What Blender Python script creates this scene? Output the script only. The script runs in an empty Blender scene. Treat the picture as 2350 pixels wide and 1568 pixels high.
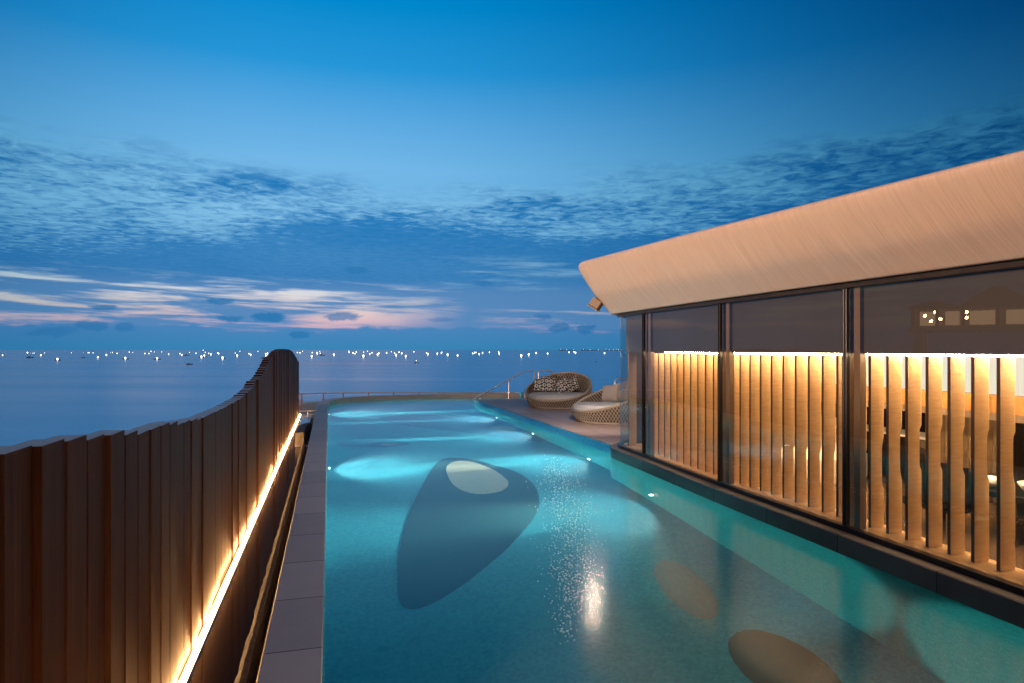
import bpy, bmesh, math, random
from mathutils import Vector, Matrix
random.seed(7)
R = math.radians
scene = bpy.context.scene
COL = scene.collection

# ------------------------------------------------------------------ camera model (used to find where things stand)
F, CX, HY = 1501.6, 1175.0, 803.0          # focal length, centre column and horizon row of the survey picture
YAW = math.atan(420.0 / F)
SN, CS = math.sin(YAW), math.cos(YAW)
CAMZ = 1.65
def ground(px, py, z=0.0):
    t = (CAMZ - z) * F / (py - HY)
    lat = (px - CX) / F * t
    return Vector((t * SN + lat * CS, t * CS - lat * SN, z))
ZW = -0.14      # pool water
ZF = -1.70      # pool floor
def floorpt(px, py, z=ZF):
    """where a sight line through the water meets the pool floor"""
    w = ground(px, py, ZW)
    d = Vector((w.x, w.y, 0)); D = d.length; d.normalize()
    s = D / math.hypot(D, CAMZ - ZW) / 1.333
    k = (ZW - z) * math.tan(math.asin(s))
    return Vector((w.x + d.x * k, w.y + d.y * k, z))

# ------------------------------------------------------------------ colours and materials
def lin(c):
    c = c / 255.0
    return c / 12.92 if c <= 0.04045 else ((c + 0.055) / 1.055) ** 2.4
def rgb(r, g, b): return (lin(r), lin(g), lin(b), 1.0)

class V:
    """a socket with arithmetic"""
    def __init__(s, nt, sock): s.nt, s.s = nt, sock
    def _m(s, op, o=None, o2=None):
        n = s.nt.nodes.new('ShaderNodeMath'); n.operation = op
        for i, x in enumerate((s, o, o2)):
            if x is None: continue
            if isinstance(x, V): s.nt.links.new(x.s, n.inputs[i])
            else: n.inputs[i].default_value = x
        return V(s.nt, n.outputs[0])
    def __add__(s, o): return s._m('ADD', o)
    __radd__ = __add__
    def __mul__(s, o): return s._m('MULTIPLY', o)
    __rmul__ = __mul__
    def __sub__(s, o): return s._m('SUBTRACT', o)
    def __truediv__(s, o): return s._m('DIVIDE', o)
    def rsub(s, o): return (s * -1.0) + o
    def pw(s, o): return s._m('POWER', o)
    def mx(s, o): return s._m('MAXIMUM', o)
    def mn(s, o): return s._m('MINIMUM', o)
    def ab(s): return s._m('ABSOLUTE')
    def sin(s): return s._m('SINE')
    def exp(s): return s._m('EXPONENT')
    def frac(s): return s._m('FRACT')
    def gt(s, o): return s._m('GREATER_THAN', o)
    def step(s, a, b):
        n = s.nt.nodes.new('ShaderNodeMapRange'); n.interpolation_type = 'SMOOTHSTEP'
        if a <= b: v = (a, b, 0.0, 1.0)
        else: v = (b, a, 1.0, 0.0)
        s.nt.links.new(s.s, n.inputs['Value'])
        for k, x in zip(('From Min', 'From Max', 'To Min', 'To Max'), v): n.inputs[k].default_value = x
        return V(s.nt, n.outputs[0])
def xyz(nt, sock):
    n = nt.nodes.new('ShaderNodeSeparateXYZ'); nt.links.new(sock, n.inputs[0])
    return [V(nt, o) for o in n.outputs]
def comb(nt, x, y, z):
    n = nt.nodes.new('ShaderNodeCombineXYZ')
    for i, q in enumerate((x, y, z)):
        if isinstance(q, V): nt.links.new(q.s, n.inputs[i])
        else: n.inputs[i].default_value = q
    return n.outputs[0]
def noise(nt, vec, scale, detail=3, rough=0.5, dist=0.0):
    n = nt.nodes.new('ShaderNodeTexNoise'); nt.links.new(vec, n.inputs['Vector'])
    n.inputs['Scale'].default_value = scale; n.inputs['Detail'].default_value = detail
    n.inputs['Roughness'].default_value = rough; n.inputs['Distortion'].default_value = dist
    return V(nt, n.outputs['Fac'])
def ramp(nt, v, stops, interp='LINEAR'):
    n = nt.nodes.new('ShaderNodeValToRGB'); cr = n.color_ramp; cr.interpolation = interp
    while len(cr.elements) < len(stops): cr.elements.new(0.5)
    for e, (p, c) in zip(cr.elements, stops): e.position = p; e.color = c
    nt.links.new(v.s, n.inputs[0]); return n.outputs[0]
def mix(nt, f, a, b, mode='MIX'):
    n = nt.nodes.new('ShaderNodeMix'); n.data_type = 'RGBA'; n.blend_type = mode
    for k, x in ((0, f), (6, a), (7, b)):
        if isinstance(x, V): nt.links.new(x.s, n.inputs[k])
        elif isinstance(x, (int, float, tuple)): n.inputs[k].default_value = x
        else: nt.links.new(x, n.inputs[k])
    return n.outputs[2]

MATS = {}
def mat(name):
    m = bpy.data.materials.new(name); m.use_nodes = True
    MATS[name] = m
    nt = m.node_tree; return m, nt, nt.nodes['Principled BSDF'], nt.nodes['Material Output']
def bump(nt, bsdf, v, strength, dist=0.01):
    b = nt.nodes.new('ShaderNodeBump'); b.inputs['Strength'].default_value = strength; b.inputs['Distance'].default_value = dist
    nt.links.new(v.s, b.inputs['Height']); nt.links.new(b.outputs[0], bsdf.inputs['Normal'])
    return b
def objco(nt):
    return nt.nodes.new('ShaderNodeTexCoord').outputs['Object']
def worldco(nt):
    return nt.nodes.new('ShaderNodeNewGeometry').outputs['Position']
def plain(name, col, rough=0.5, metal=0.0, var=0.15, scale=20.0, coat=0.0, bmp=0.0):
    m, nt, p, o = mat(name)
    n = noise(nt, worldco(nt), scale, 4, 0.6)
    a = tuple(c * (1 - var) for c in col[:3]) + (1,); b = tuple(min(1, c * (1 + var)) for c in col[:3]) + (1,)
    nt.links.new(ramp(nt, n, [(0.3, a), (0.7, b)]), p.inputs['Base Color'])
    p.inputs['Roughness'].default_value = rough; p.inputs['Metallic'].default_value = metal
    p.inputs['Coat Weight'].default_value = coat
    if bmp: bump(nt, p, n, bmp)
    return m
def emit(name, col, s):
    m, nt, p, o = mat(name)
    nt.nodes.remove(p); e = nt.nodes.new('ShaderNodeEmission')
    e.inputs[0].default_value = col; e.inputs[1].default_value = s
    nt.links.new(e.outputs[0], o.inputs[0]); return m

# fence boards: dark red-brown timber, grain running up
m, nt, p, o = mat('fence_timber')
x, y, z = xyz(nt, worldco(nt))
info = nt.nodes.new('ShaderNodeObjectInfo')
rnd = V(nt, info.outputs['Random'])
g = noise(nt, comb(nt, x * 30.0, y * 30.0 + rnd * 90.0, z * 1.3), 1.6, 5, 0.6, 0.8)
nt.links.new(mix(nt, rnd * 0.5, ramp(nt, g, [(0.3, (0.028, 0.0088, 0.0035, 1)), (0.55, (0.056, 0.018, 0.0065, 1)), (0.75, (0.092, 0.031, 0.011, 1))]), (0.040, 0.011, 0.004, 1)), p.inputs['Base Color'])
p.inputs['Roughness'].default_value = 0.6; p.inputs['Specular IOR Level'].default_value = 0.1
bump(nt, p, g, 0.15, 0.004)
# stone slabs
def stone(name, a, b, jx, jy, ox=0.0, oy=0.0, rough=0.55, offset=0.0, jw=0.008, tone=0.16):
    m, nt, p, o = mat(name)
    pos = worldco(nt); x, y, z = xyz(nt, pos)
    u = (x + ox) / jx
    row = u._m('FLOOR')
    v = (y + oy + row * (jy * offset)) / jy
    cell = noise(nt, comb(nt, row * 7.13 + 0.5, v._m('FLOOR') * 3.71 + 0.5, 0.0), 1.0, 0)
    fx = ((u.frac() - 0.5).ab()).rsub(0.5) * jx
    fy = ((v.frac() - 0.5).ab()).rsub(0.5) * jy
    j = fx.mn(fy).step(jw * 0.5, jw * 0.9)
    fine = noise(nt, pos, 160, 3, 0.7); mid = noise(nt, pos, 5, 4, 0.6)
    k = (fine * 0.5 + mid * 0.25 + cell * tone * 3.0)
    c = ramp(nt, k, [(0.35, a), (0.85, b)])
    c = mix(nt, j, tuple(q * 0.25 for q in a[:3]) + (1,), c)
    nt.links.new(c, p.inputs['Base Color']); p.inputs['Roughness'].default_value = rough
    bump(nt, p, fine * 0.3 + j * 0.7, 0.25, 0.003); return m
stone('deck_stone', (0.24, 0.165, 0.135, 1), (0.42, 0.30, 0.255, 1), 0.9, 1.35, 0.2, 0.55, offset=0.5)
stone('coping_stone', (0.32, 0.25, 0.215, 1), (0.53, 0.43, 0.375, 1), 50.0, 0.78, 25.0, 0.12, tone=0.25)
stone('plinth_stone', (0.050, 0.045, 0.045, 1), (0.115, 0.10, 0.095, 1), 60.0, 1.0, 30.0, 0.2)
plain('dark_stone', (0.05, 0.045, 0.04, 1), 0.8, var=0.5, scale=14, bmp=0.6)
plain('rough_ledge', (0.045, 0.038, 0.032, 1), 0.9, var=0.55, scale=26, bmp=1.0)
plain('concrete', (0.28, 0.25, 0.23, 1), 0.85, var=0.2, scale=9, bmp=0.3)
plain('kerb_concrete', (0.13, 0.115, 0.105, 1), 0.85, var=0.2, scale=9, bmp=0.3)
plain('sand', (0.42, 0.36, 0.29, 1), 0.95, var=0.2, scale=0.6)
plain('steel', (0.75, 0.72, 0.69, 1), 0.32, 1.0, var=0.05)
plain('black_frame', (0.012, 0.012, 0.013, 1), 0.3, var=0.2)
plain('head_frame', (0.03, 0.022, 0.016, 1), 0.4, var=0.4, scale=6)
plain('bulkhead_paint', (0.075, 0.072, 0.07, 1), 0.5, var=0.05, scale=2)
plain('column_paint', (0.22, 0.16, 0.11, 1), 0.5, var=0.06, scale=3)
plain('ceiling_paint', (0.06, 0.05, 0.045, 1), 0.8, var=0.1)
plain('dark_wall', (0.022, 0.017, 0.014, 1), 0.25, var=0.4, scale=1.5)
plain('room_floor', (0.10, 0.06, 0.035, 1), 0.25, var=0.2, scale=3)
plain('beam_wood', (0.42, 0.20, 0.055, 1), 0.45, var=0.12, scale=4)
plain('cream_leather', (0.72, 0.58, 0.42, 1), 0.5, var=0.06, scale=5)
plain('black_lacquer', (0.010, 0.009, 0.009, 1), 0.12, var=0.2)
plain('curtain_cloth', (0.20, 0.13, 0.06, 1), 0.8, var=0.15, scale=8)
plain('white_china', (0.75, 0.70, 0.65, 1), 0.2, var=0.03)
plain('petal', (0.85, 0.78, 0.68, 1), 0.6, var=0.05)
plain('leaf', (0.035, 0.07, 0.025, 1), 0.5, var=0.4, scale=30)
plain('cushion_cloth', (0.52, 0.48, 0.46, 1), 0.9, var=0.06, scale=60)
plain('beige_cloth', (0.36, 0.29, 0.25, 1), 0.9, var=0.08, scale=60)
plain('wicker_rope', (0.40, 0.315, 0.24, 1), 0.75, var=0.25, scale=40)
plain('wicker_core', (0.075, 0.05, 0.032, 1), 0.9, var=0.4, scale=60)
plain('lamp_metal', (0.42, 0.33, 0.24, 1), 0.5, var=0.08)
plain('boat_hull', (0.02, 0.025, 0.03, 1), 0.6, var=0.3, scale=2)
plain('boat_cabin', (0.05, 0.055, 0.06, 1), 0.6, var=0.3, scale=2)
plain('thatch', (0.10, 0.065, 0.04, 1), 0.9, var=0.4, scale=3)
fm = plain('foam_white', (0.92, 0.93, 0.93, 1), 0.3, var=0.02)
tl = fm.node_tree.nodes.new('ShaderNodeBsdfTranslucent'); ms = fm.node_tree.nodes.new('ShaderNodeAddShader')
fm.node_tree.links.new(fm.node_tree.nodes['Principled BSDF'].outputs[0], ms.inputs[0]); fm.node_tree.links.new(tl.outputs[0], ms.inputs[1]); fm.node_tree.links.new(ms.outputs[0], fm.node_tree.nodes['Material Output'].inputs[0])
plain('surf_white', (0.55, 0.60, 0.64, 1), 0.9, var=0.15, scale=0.8)
plain('board_cap', (0.30, 0.25, 0.23, 1), 0.45, var=0.1)
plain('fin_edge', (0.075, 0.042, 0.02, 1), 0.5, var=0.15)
plain('copper', (0.55, 0.32, 0.22, 1), 0.35, 1.0, var=0.1)
# facade fascia: pale timber-look cladding, fine grain along its slope (u along the roof, v up the slope)
m, nt, p, o = mat('fascia_cladding')
uv = nt.nodes.new('ShaderNodeUVMap'); u, v, w = xyz(nt, uv.outputs[0])
g1 = noise(nt, comb(nt, u * 85.0 + v * 3.0, v * 1.3, 0.0), 1.0, 4, 0.65, 0.3)
g2 = noise(nt, comb(nt, u * 14.0, v * 1.2, 3.0), 1.0, 3, 0.5)
seam = ((u / 2.4).frac() - 0.5).ab().step(0.4985, 0.4995)
c = ramp(nt, g1 * 0.7 + g2 * 0.3, [(0.34, (0.48, 0.375, 0.295, 1)), (0.5, (0.575, 0.46, 0.37, 1)), (0.66, (0.64, 0.525, 0.43, 1))])
nt.links.new(mix(nt, seam * 0.25, c, (0.25, 0.18, 0.14, 1)), p.inputs['Base Color'])
p.inputs['Roughness'].default_value = 0.38
bump(nt, p, g1, 0.08, 0.002)
# louvre fins: lacquered amber veneer with figure across the grain
m, nt, p, o = mat('fin_veneer')
x, y, z = xyz(nt, worldco(nt))
g = noise(nt, comb(nt, x * 7.0, y * 3.0, z * 55.0), 1.0, 5, 0.6, 0.6)
nt.links.new(ramp(nt, g, [(0.3, (0.39, 0.235, 0.10, 1)), (0.52, (0.47, 0.295, 0.135, 1)), (0.75, (0.53, 0.345, 0.165, 1))]), p.inputs['Base Color'])
p.inputs['Roughness'].default_value = 0.5; p.inputs['Coat Weight'].default_value = 1.0; p.inputs['Coat Roughness'].default_value = 0.06
# printed cushion cover: pale rosettes on charcoal
m, nt, p, o = mat('printed_cloth')
x, y, z = xyz(nt, objco(nt))
k = 7.5
a = x * k; b = z * k
row = b._m('FLOOR'); sh = (row * 0.5).frac()
fx = (a + sh).frac() - 0.5; fy = b.frac() - 0.5
r2 = (fx * fx + fy * fy).pw(0.5)
band = ((x * 4.3).frac() - 0.5).ab().step(0.10, 0.2)
ring = r2.step(0.50, 0.40) * r2.step(0.12, 0.2)
nt.links.new(mix(nt, ring * (band * 0.35 + 0.65), (0.016, 0.019, 0.023, 1), (0.68, 0.60, 0.51, 1)), p.inputs['Base Color'])
p.inputs['Roughness'].default_value = 0.9
# pool: glass mosaic
def mosaic(name, a, b):
    m, nt, p, o = mat(name)
    pos = worldco(nt)
    n = nt.nodes.new('ShaderNodeTexVoronoi'); nt.links.new(pos, n.inputs['Vector']); n.inputs['Scale'].default_value = 38
    t = xyz(nt, n.outputs['Color'])[0]
    big = noise(nt, pos, 1.3, 3)
    nt.links.new(ramp(nt, t * 0.5 + big * 0.5, [(0.2, a), (0.8, b)]), p.inputs['Base Color'])
    p.inputs['Roughness'].default_value = 0.45
    return m
mosaic('pool_tile', (0.042, 0.28, 0.355, 1), (0.10, 0.41, 0.47, 1))
mosaic('pool_wall_tile', (0.02, 0.36, 0.34, 1), (0.05, 0.48, 0.45, 1))
mosaic('dark_tile', (0.003, 0.017, 0.018, 1), (0.007, 0.030, 0.030, 1))
mosaic('reflection_tile', (0.15, 0.22, 0.24, 1), (0.20, 0.27, 0.28, 1))
mosaic('pale_tile', (0.70, 0.36, 0.24, 1), (0.88, 0.47, 0.32, 1))
mosaic('grey_tile', (0.05, 0.15, 0.21, 1), (0.07, 0.20, 0.27, 1))
mosaic('edge_tile', (0.02, 0.22, 0.48, 1), (0.08, 0.48, 0.75, 1))
# clear materials
m, nt, p, o = mat('pool_water'); nt.nodes.remove(p)
pos = worldco(nt)
h = noise(nt, pos, 1.6, 3, 0.55, 0.3) * 0.68 + noise(nt, pos, 11.0, 2, 0.5) * 0.24 + noise(nt, pos, 45.0, 2, 0.5) * 0.08
rf = nt.nodes.new('ShaderNodeBsdfRefraction'); rf.inputs['IOR'].default_value = 1.333; rf.inputs['Roughness'].default_value = 0.05
gl = nt.nodes.new('ShaderNodeBsdfGlossy'); gl.inputs['Roughness'].default_value = 0.17; gl.inputs[0].default_value = (1, 1, 1, 1)
b = bump(nt, rf, h, 0.10, 0.02); nt.links.new(b.outputs[0], gl.inputs['Normal'])
f = nt.nodes.new('ShaderNodeFresnel'); f.inputs[0].default_value = 1.333
ms = nt.nodes.new('ShaderNodeMixShader'); nt.links.new(f.outputs[0], ms.inputs[0]); nt.links.new(rf.outputs[0], ms.inputs[1]); nt.links.new(gl.outputs[0], ms.inputs[2])
nt.links.new(ms.outputs[0], o.inputs[0])
va = nt.nodes.new('ShaderNodeVolumeAbsorption'); va.inputs[0].default_value = (0.38, 0.88, 0.95, 1); va.inputs[1].default_value = 0.34
vs = nt.nodes.new('ShaderNodeVolumeScatter'); vs.inputs[0].default_value = (0.95, 0.98, 1.0, 1); vs.inputs[1].default_value = 0.020; vs.inputs['Anisotropy'].default_value = 0.3
ad = nt.nodes.new('ShaderNodeAddShader'); nt.links.new(va.outputs[0], ad.inputs[0]); nt.links.new(vs.outputs[0], ad.inputs[1]); nt.links.new(ad.outputs[0], o.inputs['Volume'])
def pane_mat(name, tint, ior=1.5):
    m, nt, p, o = mat(name); nt.nodes.remove(p)
    t = nt.nodes.new('ShaderNodeBsdfTransparent'); t.inputs[0].default_value = tint
    g = nt.nodes.new('ShaderNodeBsdfGlossy'); g.inputs['Roughness'].default_value = 0.0
    g.inputs[0].default_value = (1, 1, 1, 1)
    ge = nt.nodes.new('ShaderNodeNewGeometry'); vm = nt.nodes.new('ShaderNodeVectorMath'); vm.operation = 'DOT_PRODUCT'
    nt.links.new(ge.outputs['Normal'], vm.inputs[0]); nt.links.new(ge.outputs['Incoming'], vm.inputs[1])
    f = (V(nt, vm.outputs['Value']).ab().rsub(1.0)).mx(0.0).pw(5.0) * 0.93 + 0.07      # both faces of a real pane
    mx = nt.nodes.new('ShaderNodeMixShader')
    nt.links.new(f.s, mx.inputs[0]); nt.links.new(t.outputs[0], mx.inputs[1]); nt.links.new(g.outputs[0], mx.inputs[2])
    nt.links.new(mx.outputs[0], o.inputs[0]); return m
pane_mat('window_glass', (0.86, 0.84, 0.80, 1))
pane_mat('clear_glass', (0.93, 0.97, 0.98, 1))
# still dark water in the gutter
m, nt, p, o = mat('gutter_water')
p.inputs['Base Color'].default_value = (0.010, 0.006, 0.004, 1); p.inputs['Roughness'].default_value = 0.10; p.inputs['Specular IOR Level'].default_value = 0.35
bump(nt, p, noise(nt, worldco(nt), 12, 2), 0.06, 0.01)
# sea
m, nt, p, o = mat('sea_water')
x, y, z = xyz(nt, worldco(nt))
p.inputs['Base Color'].default_value = (0.005, 0.36, 0.90, 1); p.inputs['Specular Tint'].default_value = (0.34, 0.80, 1.0, 1); p.inputs['IOR'].default_value = 1.33
u = x * CS - y * SN; w = x * SN + y * CS
n1 = noise(nt, comb(nt, u * 0.006, w * 0.05, 0.0), 1.0, 4, 0.6); n2 = noise(nt, comb(nt, u * 0.05, w * 0.35, 0.0), 1.0, 3)
nt.links.new((n1 * 0.16 + 0.11).s, p.inputs['Roughness'])
bump(nt, p, n1 * 0.8 + n2 * 0.2, 0.05, 2.0)
emit('led_white', (1.0, 0.54, 0.20, 1), 165.0)
emit('cove_led', (1.0, 0.72, 0.43, 1), 230.0)
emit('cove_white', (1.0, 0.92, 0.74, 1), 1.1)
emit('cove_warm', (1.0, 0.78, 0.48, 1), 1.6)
emit('pool_lens', (1.0, 0.93, 0.78, 1), 14.0)
emit('added_lens_dim', (1.0, 0.93, 0.78, 1), 0.5)
emit('boat_lamp', (1.0, 0.97, 0.90, 1), 5.0)
emit('ship_lamp', (1.0, 0.72, 0.55, 1), 2.0)
emit('flood_lens', (1.0, 0.76, 0.56, 1), 480.0)
emit('lantern', (1.0, 0.55, 0.25, 1), 60.0)
emit('lit_room', (1.0, 0.62, 0.34, 1), 1.6)
emit('cool_lamp', (0.8, 0.9, 1.0, 1), 12.0)

# ------------------------------------------------------------------ mesh building
class MB:
    def __init__(s): s.v, s.f, s.uv = [], [], None
    def quad(s, *pts):
        n = len(s.v); s.v += [tuple(p) for p in pts]; s.f.append(tuple(range(n, n + len(pts)))); return s
    def box(s, a, b):
        (x0, y0, z0), (x1, y1, z1) = a, b
        n = len(s.v)
        s.v += [(x0, y0, z0), (x1, y0, z0), (x1, y1, z0), (x0, y1, z0), (x0, y0, z1), (x1, y0, z1), (x1, y1, z1), (x0, y1, z1)]
        s.f += [tuple(n + i for i in q) for q in ((0, 3, 2, 1), (4, 5, 6, 7), (0, 1, 5, 4), (1, 2, 6, 5), (2, 3, 7, 6), (3, 0, 4, 7))]
        return s
    def prism(s, poly, z0, z1, top=True, bottom=True):
        n = len(s.v); k = len(poly)
        s.v += [(p[0], p[1], z0) for p in poly] + [(p[0], p[1], z1) for p in poly]
        if top: s.f.append(tuple(range(n + k, n + 2 * k)))
        if bottom: s.f.append(tuple(range(n + k - 1, n - 1, -1)))
        for i in range(k):
            j = (i + 1) % k; s.f.append((n + i, n + j, n + k + j, n + k + i))
        return s
    def loft(s, rows, closed=False, cap=False):
        n = len(s.v); k = len(rows[0])
        for r in rows: s.v += [tuple(p) for p in r]
        for i in range(len(rows) - 1):
            for j in range(k if closed else k - 1):
                j2 = (j + 1) % k
                s.f.append((n + i * k + j, n + i * k + j2, n + (i + 1) * k + j2, n + (i + 1) * k + j))
        if cap:
            s.f.append(tuple(range(n + k - 1, n - 1, -1))); s.f.append(tuple(range(n + (len(rows) - 1) * k, n + len(rows) * k)))
        return s
    def tube(s, pts, r, seg=8, cap=True):
        pts = [Vector(p) for p in pts]; rows = []
        up = Vector((0, 0, 1)); last = None
        for i, p in enumerate(pts):
            a = pts[max(0, i - 1)]; b = pts[min(len(pts) - 1, i + 1)]
            d = (b - a).normalized()
            if last is None:
                q = d.cross(up)
                if q.length < 1e-3: q = d.cross(Vector((1, 0, 0)))
            else: q = last - d * last.dot(d)
            q.normalize(); last = q; w = d.cross(q)
            rr = r[i] if isinstance(r, (list, tuple)) else r
            rows.append([p + (q * math.cos(2 * math.pi * k / seg) + w * math.sin(2 * math.pi * k / seg)) * rr for k in range(seg)])
        return s.loft(rows, True, cap)
    def lathe(s, prof, seg=24, c=(0, 0, 0)):
        rows = [[(c[0] + r * math.cos(2 * math.pi * k / seg), c[1] + r * math.sin(2 * math.pi * k / seg), c[2] + z) for k in range(seg)] for r, z in prof]
        return s.loft(rows, True, True)
    def build(s, name, m=None, parent=None, smooth=False, bevel=0.0):
        me = bpy.data.meshes.new(name); me.from_pydata(s.v, [], s.f)
        bm = bmesh.new(); bm.from_mesh(me)
        bmesh.ops.recalc_face_normals(bm, faces=bm.faces)
        bm.to_mesh(me); bm.free()
        if s.uv:
            l = me.uv_layers.new(name='UVMap')
            for poly in me.polygons:
                for li, vi in zip(poly.loop_indices, poly.vertices): l.data[li].uv = s.uv[vi]
        if m: me.materials.append(MATS[m])
        o = bpy.data.objects.new(name, me); COL.objects.link(o)
        if smooth:
            for q in me.polygons: q.use_smooth = True
        if bevel:
            b = o.modifiers.new('bevel', 'BEVEL'); b.width = bevel; b.segments = 2; b.limit_method = 'ANGLE'
        if parent: o.parent = parent
        return o
def tag(o, label=None, cat=None, group=None, kind=None):
    for k, x in (('label', label), ('category', cat), ('group', group), ('kind', kind)):
        if x: o[k] = x
    return o
def empty(name, loc=(0, 0, 0), rz=0.0):
    o = bpy.data.objects.new(name, None); COL.objects.link(o); o.location = loc; o.rotation_euler = (0, 0, rz); return o
def copy_tree(o, parent=None):
    c = o.copy(); COL.objects.link(c)
    if parent: c.parent = parent
    for ch in list(o.children): copy_tree(ch, c)
    return c
def shade_auto(o, ang=40):
    bm = bmesh.new(); bm.from_mesh(o.data)
    for e in bm.edges: e.smooth = (len(e.link_faces) == 2 and e.calc_face_angle(0) < R(ang))
    for f in bm.faces: f.smooth = True
    bm.to_mesh(o.data); bm.free(); return o
def lerp_table(tab, x):
    if x <= tab[0][0]: return tab[0][1]
    for (a, va), (b, vb) in zip(tab, tab[1:]):
        if x <= b:
            t = (x - a) / (b - a); t = t * t * (3 - 2 * t) * 0.5 + t * 0.5
            return va + (vb - va) * t
    return tab[-1][1]

# ------------------------------------------------------------------ pool outline
def catmull(pts, n=8):
    out = []
    P = [Vector(p) for p in pts]
    for i in range(len(P) - 1):
        p0 = P[max(0, i - 1)]; p1 = P[i]; p2 = P[i + 1]; p3 = P[min(len(P) - 1, i + 2)]
        for k in range(n):
            t = k / n
            out.append(0.5 * ((2 * p1) + (p2 - p0) * t + (2 * p0 - 5 * p1 + 4 * p2 - p3) * t * t + (3 * p1 - p0 - 3 * p2 + p3) * t ** 3))
    out.append(P[-1]); return out
XL = -0.035
CORN = (5.36, 9.85)          # centre of the pavilion's rounded corner
base_path = catmull([(4.40, -3.5), (4.42, 0.75), (4.45, 2.8), (4.488, 4.87), (4.534, 6.91), (4.63, 9.08), (4.66, 9.85)], 8)
arc = [Vector((CORN[0] + 0.7 * math.cos(R(a)), CORN[1] + 0.7 * math.sin(R(a)))) for a in range(175, 89, -5)]
tail = [Vector((5.36 + 0.5 * i, 10.55)) for i in range(1, 9)]
GP = [Vector((p.x, p.y)) for p in base_path] + arc + tail
def normals(path):
    out = []
    for i in range(len(path)):
        d = (path[min(len(path) - 1, i + 1)] - path[max(0, i - 1)]).normalized()
        out.append(Vector((-d.y, d.x)))
    return out
GN = normals(GP)
def off(d): return [p + n * d for p, n in zip(GP, GN)]
def at_y(yy, d=0.0):
    for i in range(len(GP) - 1):
        if GP[i].y <= yy <= GP[i + 1].y:
            t = (yy - GP[i].y) / (GP[i + 1].y - GP[i].y)
            return GP[i].lerp(GP[i + 1], t) + GN[i] * d
PLO = 0.155
plinth_edge = off(PLO)
right_edge = []
for q in plinth_edge:
    if q.y > 10.38 and q.x > 4.60: break
    right_edge.append(q)
right_edge.append(Vector((4.72, 10.417)))
DECK_C = Vector((4.65, 21.23))
far_curve = catmull([(7.1, 23.85), (5.16, 23.95), (3.67, 24.0), (2.17, 23.9), (1.08, 23.55), (0.38, 22.85), (0.05, 21.8), (XL, 20.6)], 8)
pool_poly = [Vector((XL, -3.5))] + right_edge + [DECK_C, Vector((7.1, 21.23))] + far_curve

def poly_obj(name, poly, z, m, **k):
    me = MB(); me.f.append(tuple(range(len(poly)))); me.v = [(p[0], p[1], z) for p in poly]
    return me.build(name, m, **k)

wp = offset_poly = []
for i, q in enumerate(pool_poly):
    a, b = pool_poly[i - 1], pool_poly[(i + 1) % len(pool_poly)]
    d1 = (q - a).normalized(); d2 = (b - q).normalized(); n1 = Vector((d1.y, -d1.x)); n2 = Vector((d2.y, -d2.x)); nn = (n1 + n2).normalized()
    wp.append(q + nn * 0.006 / max(0.35, nn.dot(n1)))
w = MB().prism(wp, ZF - 0.05, ZW).build('pool_water', 'pool_water'); tag(w, kind='structure')
fl = MB().quad((-0.2, -3.6, ZF), (7.3, -3.6, ZF), (7.3, 24.4, ZF), (-0.2, 24.4, ZF)).build('pool_floor', 'pool_tile'); tag(fl, kind='structure')
mb = MB(); n = len(pool_poly)
wall_poly = [Vector((p.x, p.y)) for p in pool_poly]
mb.loft([[(p.x, p.y, ZF - 0.01) for p in wall_poly], [(p.x, p.y, -0.158) for p in wall_poly]], closed=True)
tag(mb.build('pool_wall', 'pool_wall_tile'), kind='structure')
# steps into the pool beside the deck
mb = MB()
for i in range(4):
    x0 = 4.9 + 0.5 * i
    mb.box((x0, 21.24, ZF - 0.03), (x0 + 0.496 if i < 3 else 7.09, 23.8, ZF + 0.34 * (i + 1)))
tag(mb.build('pool_steps', 'pool_wall_tile', bevel=0.01), kind='structure')
mb = MB()
for i in range(4):
    x0 = 4.9 + 0.5 * i; zz = ZF + 0.34 * (i + 1)
    mb.box((x0 - 0.006, 21.3, zz + 0.002), (x0 + 0.05, 23.7, zz + 0.008))
tag(mb.build('step_nosing', 'pale_tile'), kind='structure')

# pebble motifs and one painted reflection in the floor mosaic, each lying a few millimetres over the sheet below
def c7(x, y): return ((900 + x / 1.84) / 1.2766, (1150 + y / 1.84) / 1.2766)
def c6(x, y): return ((1500 + x / 2.234) / 1.2766, (1300 + y / 2.234) / 1.2766)
def smooth_closed(pts, n=5):
    P = [Vector(p) for p in pts]; k = len(P); out = []
    for i in range(k):
        p0, p1, p2, p3 = P[i - 1], P[i], P[(i + 1) % k], P[(i + 2) % k]
        for j in range(n):
            t = j / n
            out.append(0.5 * ((2 * p1) + (p2 - p0) * t + (2 * p0 - 5 * p1 + 4 * p2 - p3) * t * t + (3 * p1 - p0 - 3 * p2 + p3) * t ** 3))
    return out
def motif(pts, conv, m, layer):
    w = [floorpt(*conv(*q)) for q in pts]
    w = smooth_closed([(q.x, q.y) for q in w])
    tag(poly_obj('floor_mosaic', w, ZF + 0.004 * layer, m), kind='structure')
def ell(cx, cy, a, b, rot=0.0, n=16):
    c, s = math.cos(R(rot)), math.sin(R(rot))
    return [(cx + a * math.cos(t) * c - b * math.sin(t) * s, cy + a * math.cos(t) * s + b * math.sin(t) * c) for t in [2 * math.pi * i / n for i in range(n)]]
motif([(770, 353), (870, 358), (1000, 390), (1130, 430), (1215, 490), (1250, 570), (1240, 640), (1190, 720), (1080, 840), (930, 970), (780, 1080), (650, 1150), (560, 1172), (510, 1150), (490, 1100), (485, 1010), (490, 900), (510, 780), (545, 660), (590, 560), (630, 480), (680, 400), (720, 365)], c7, 'dark_tile', 1)
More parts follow.
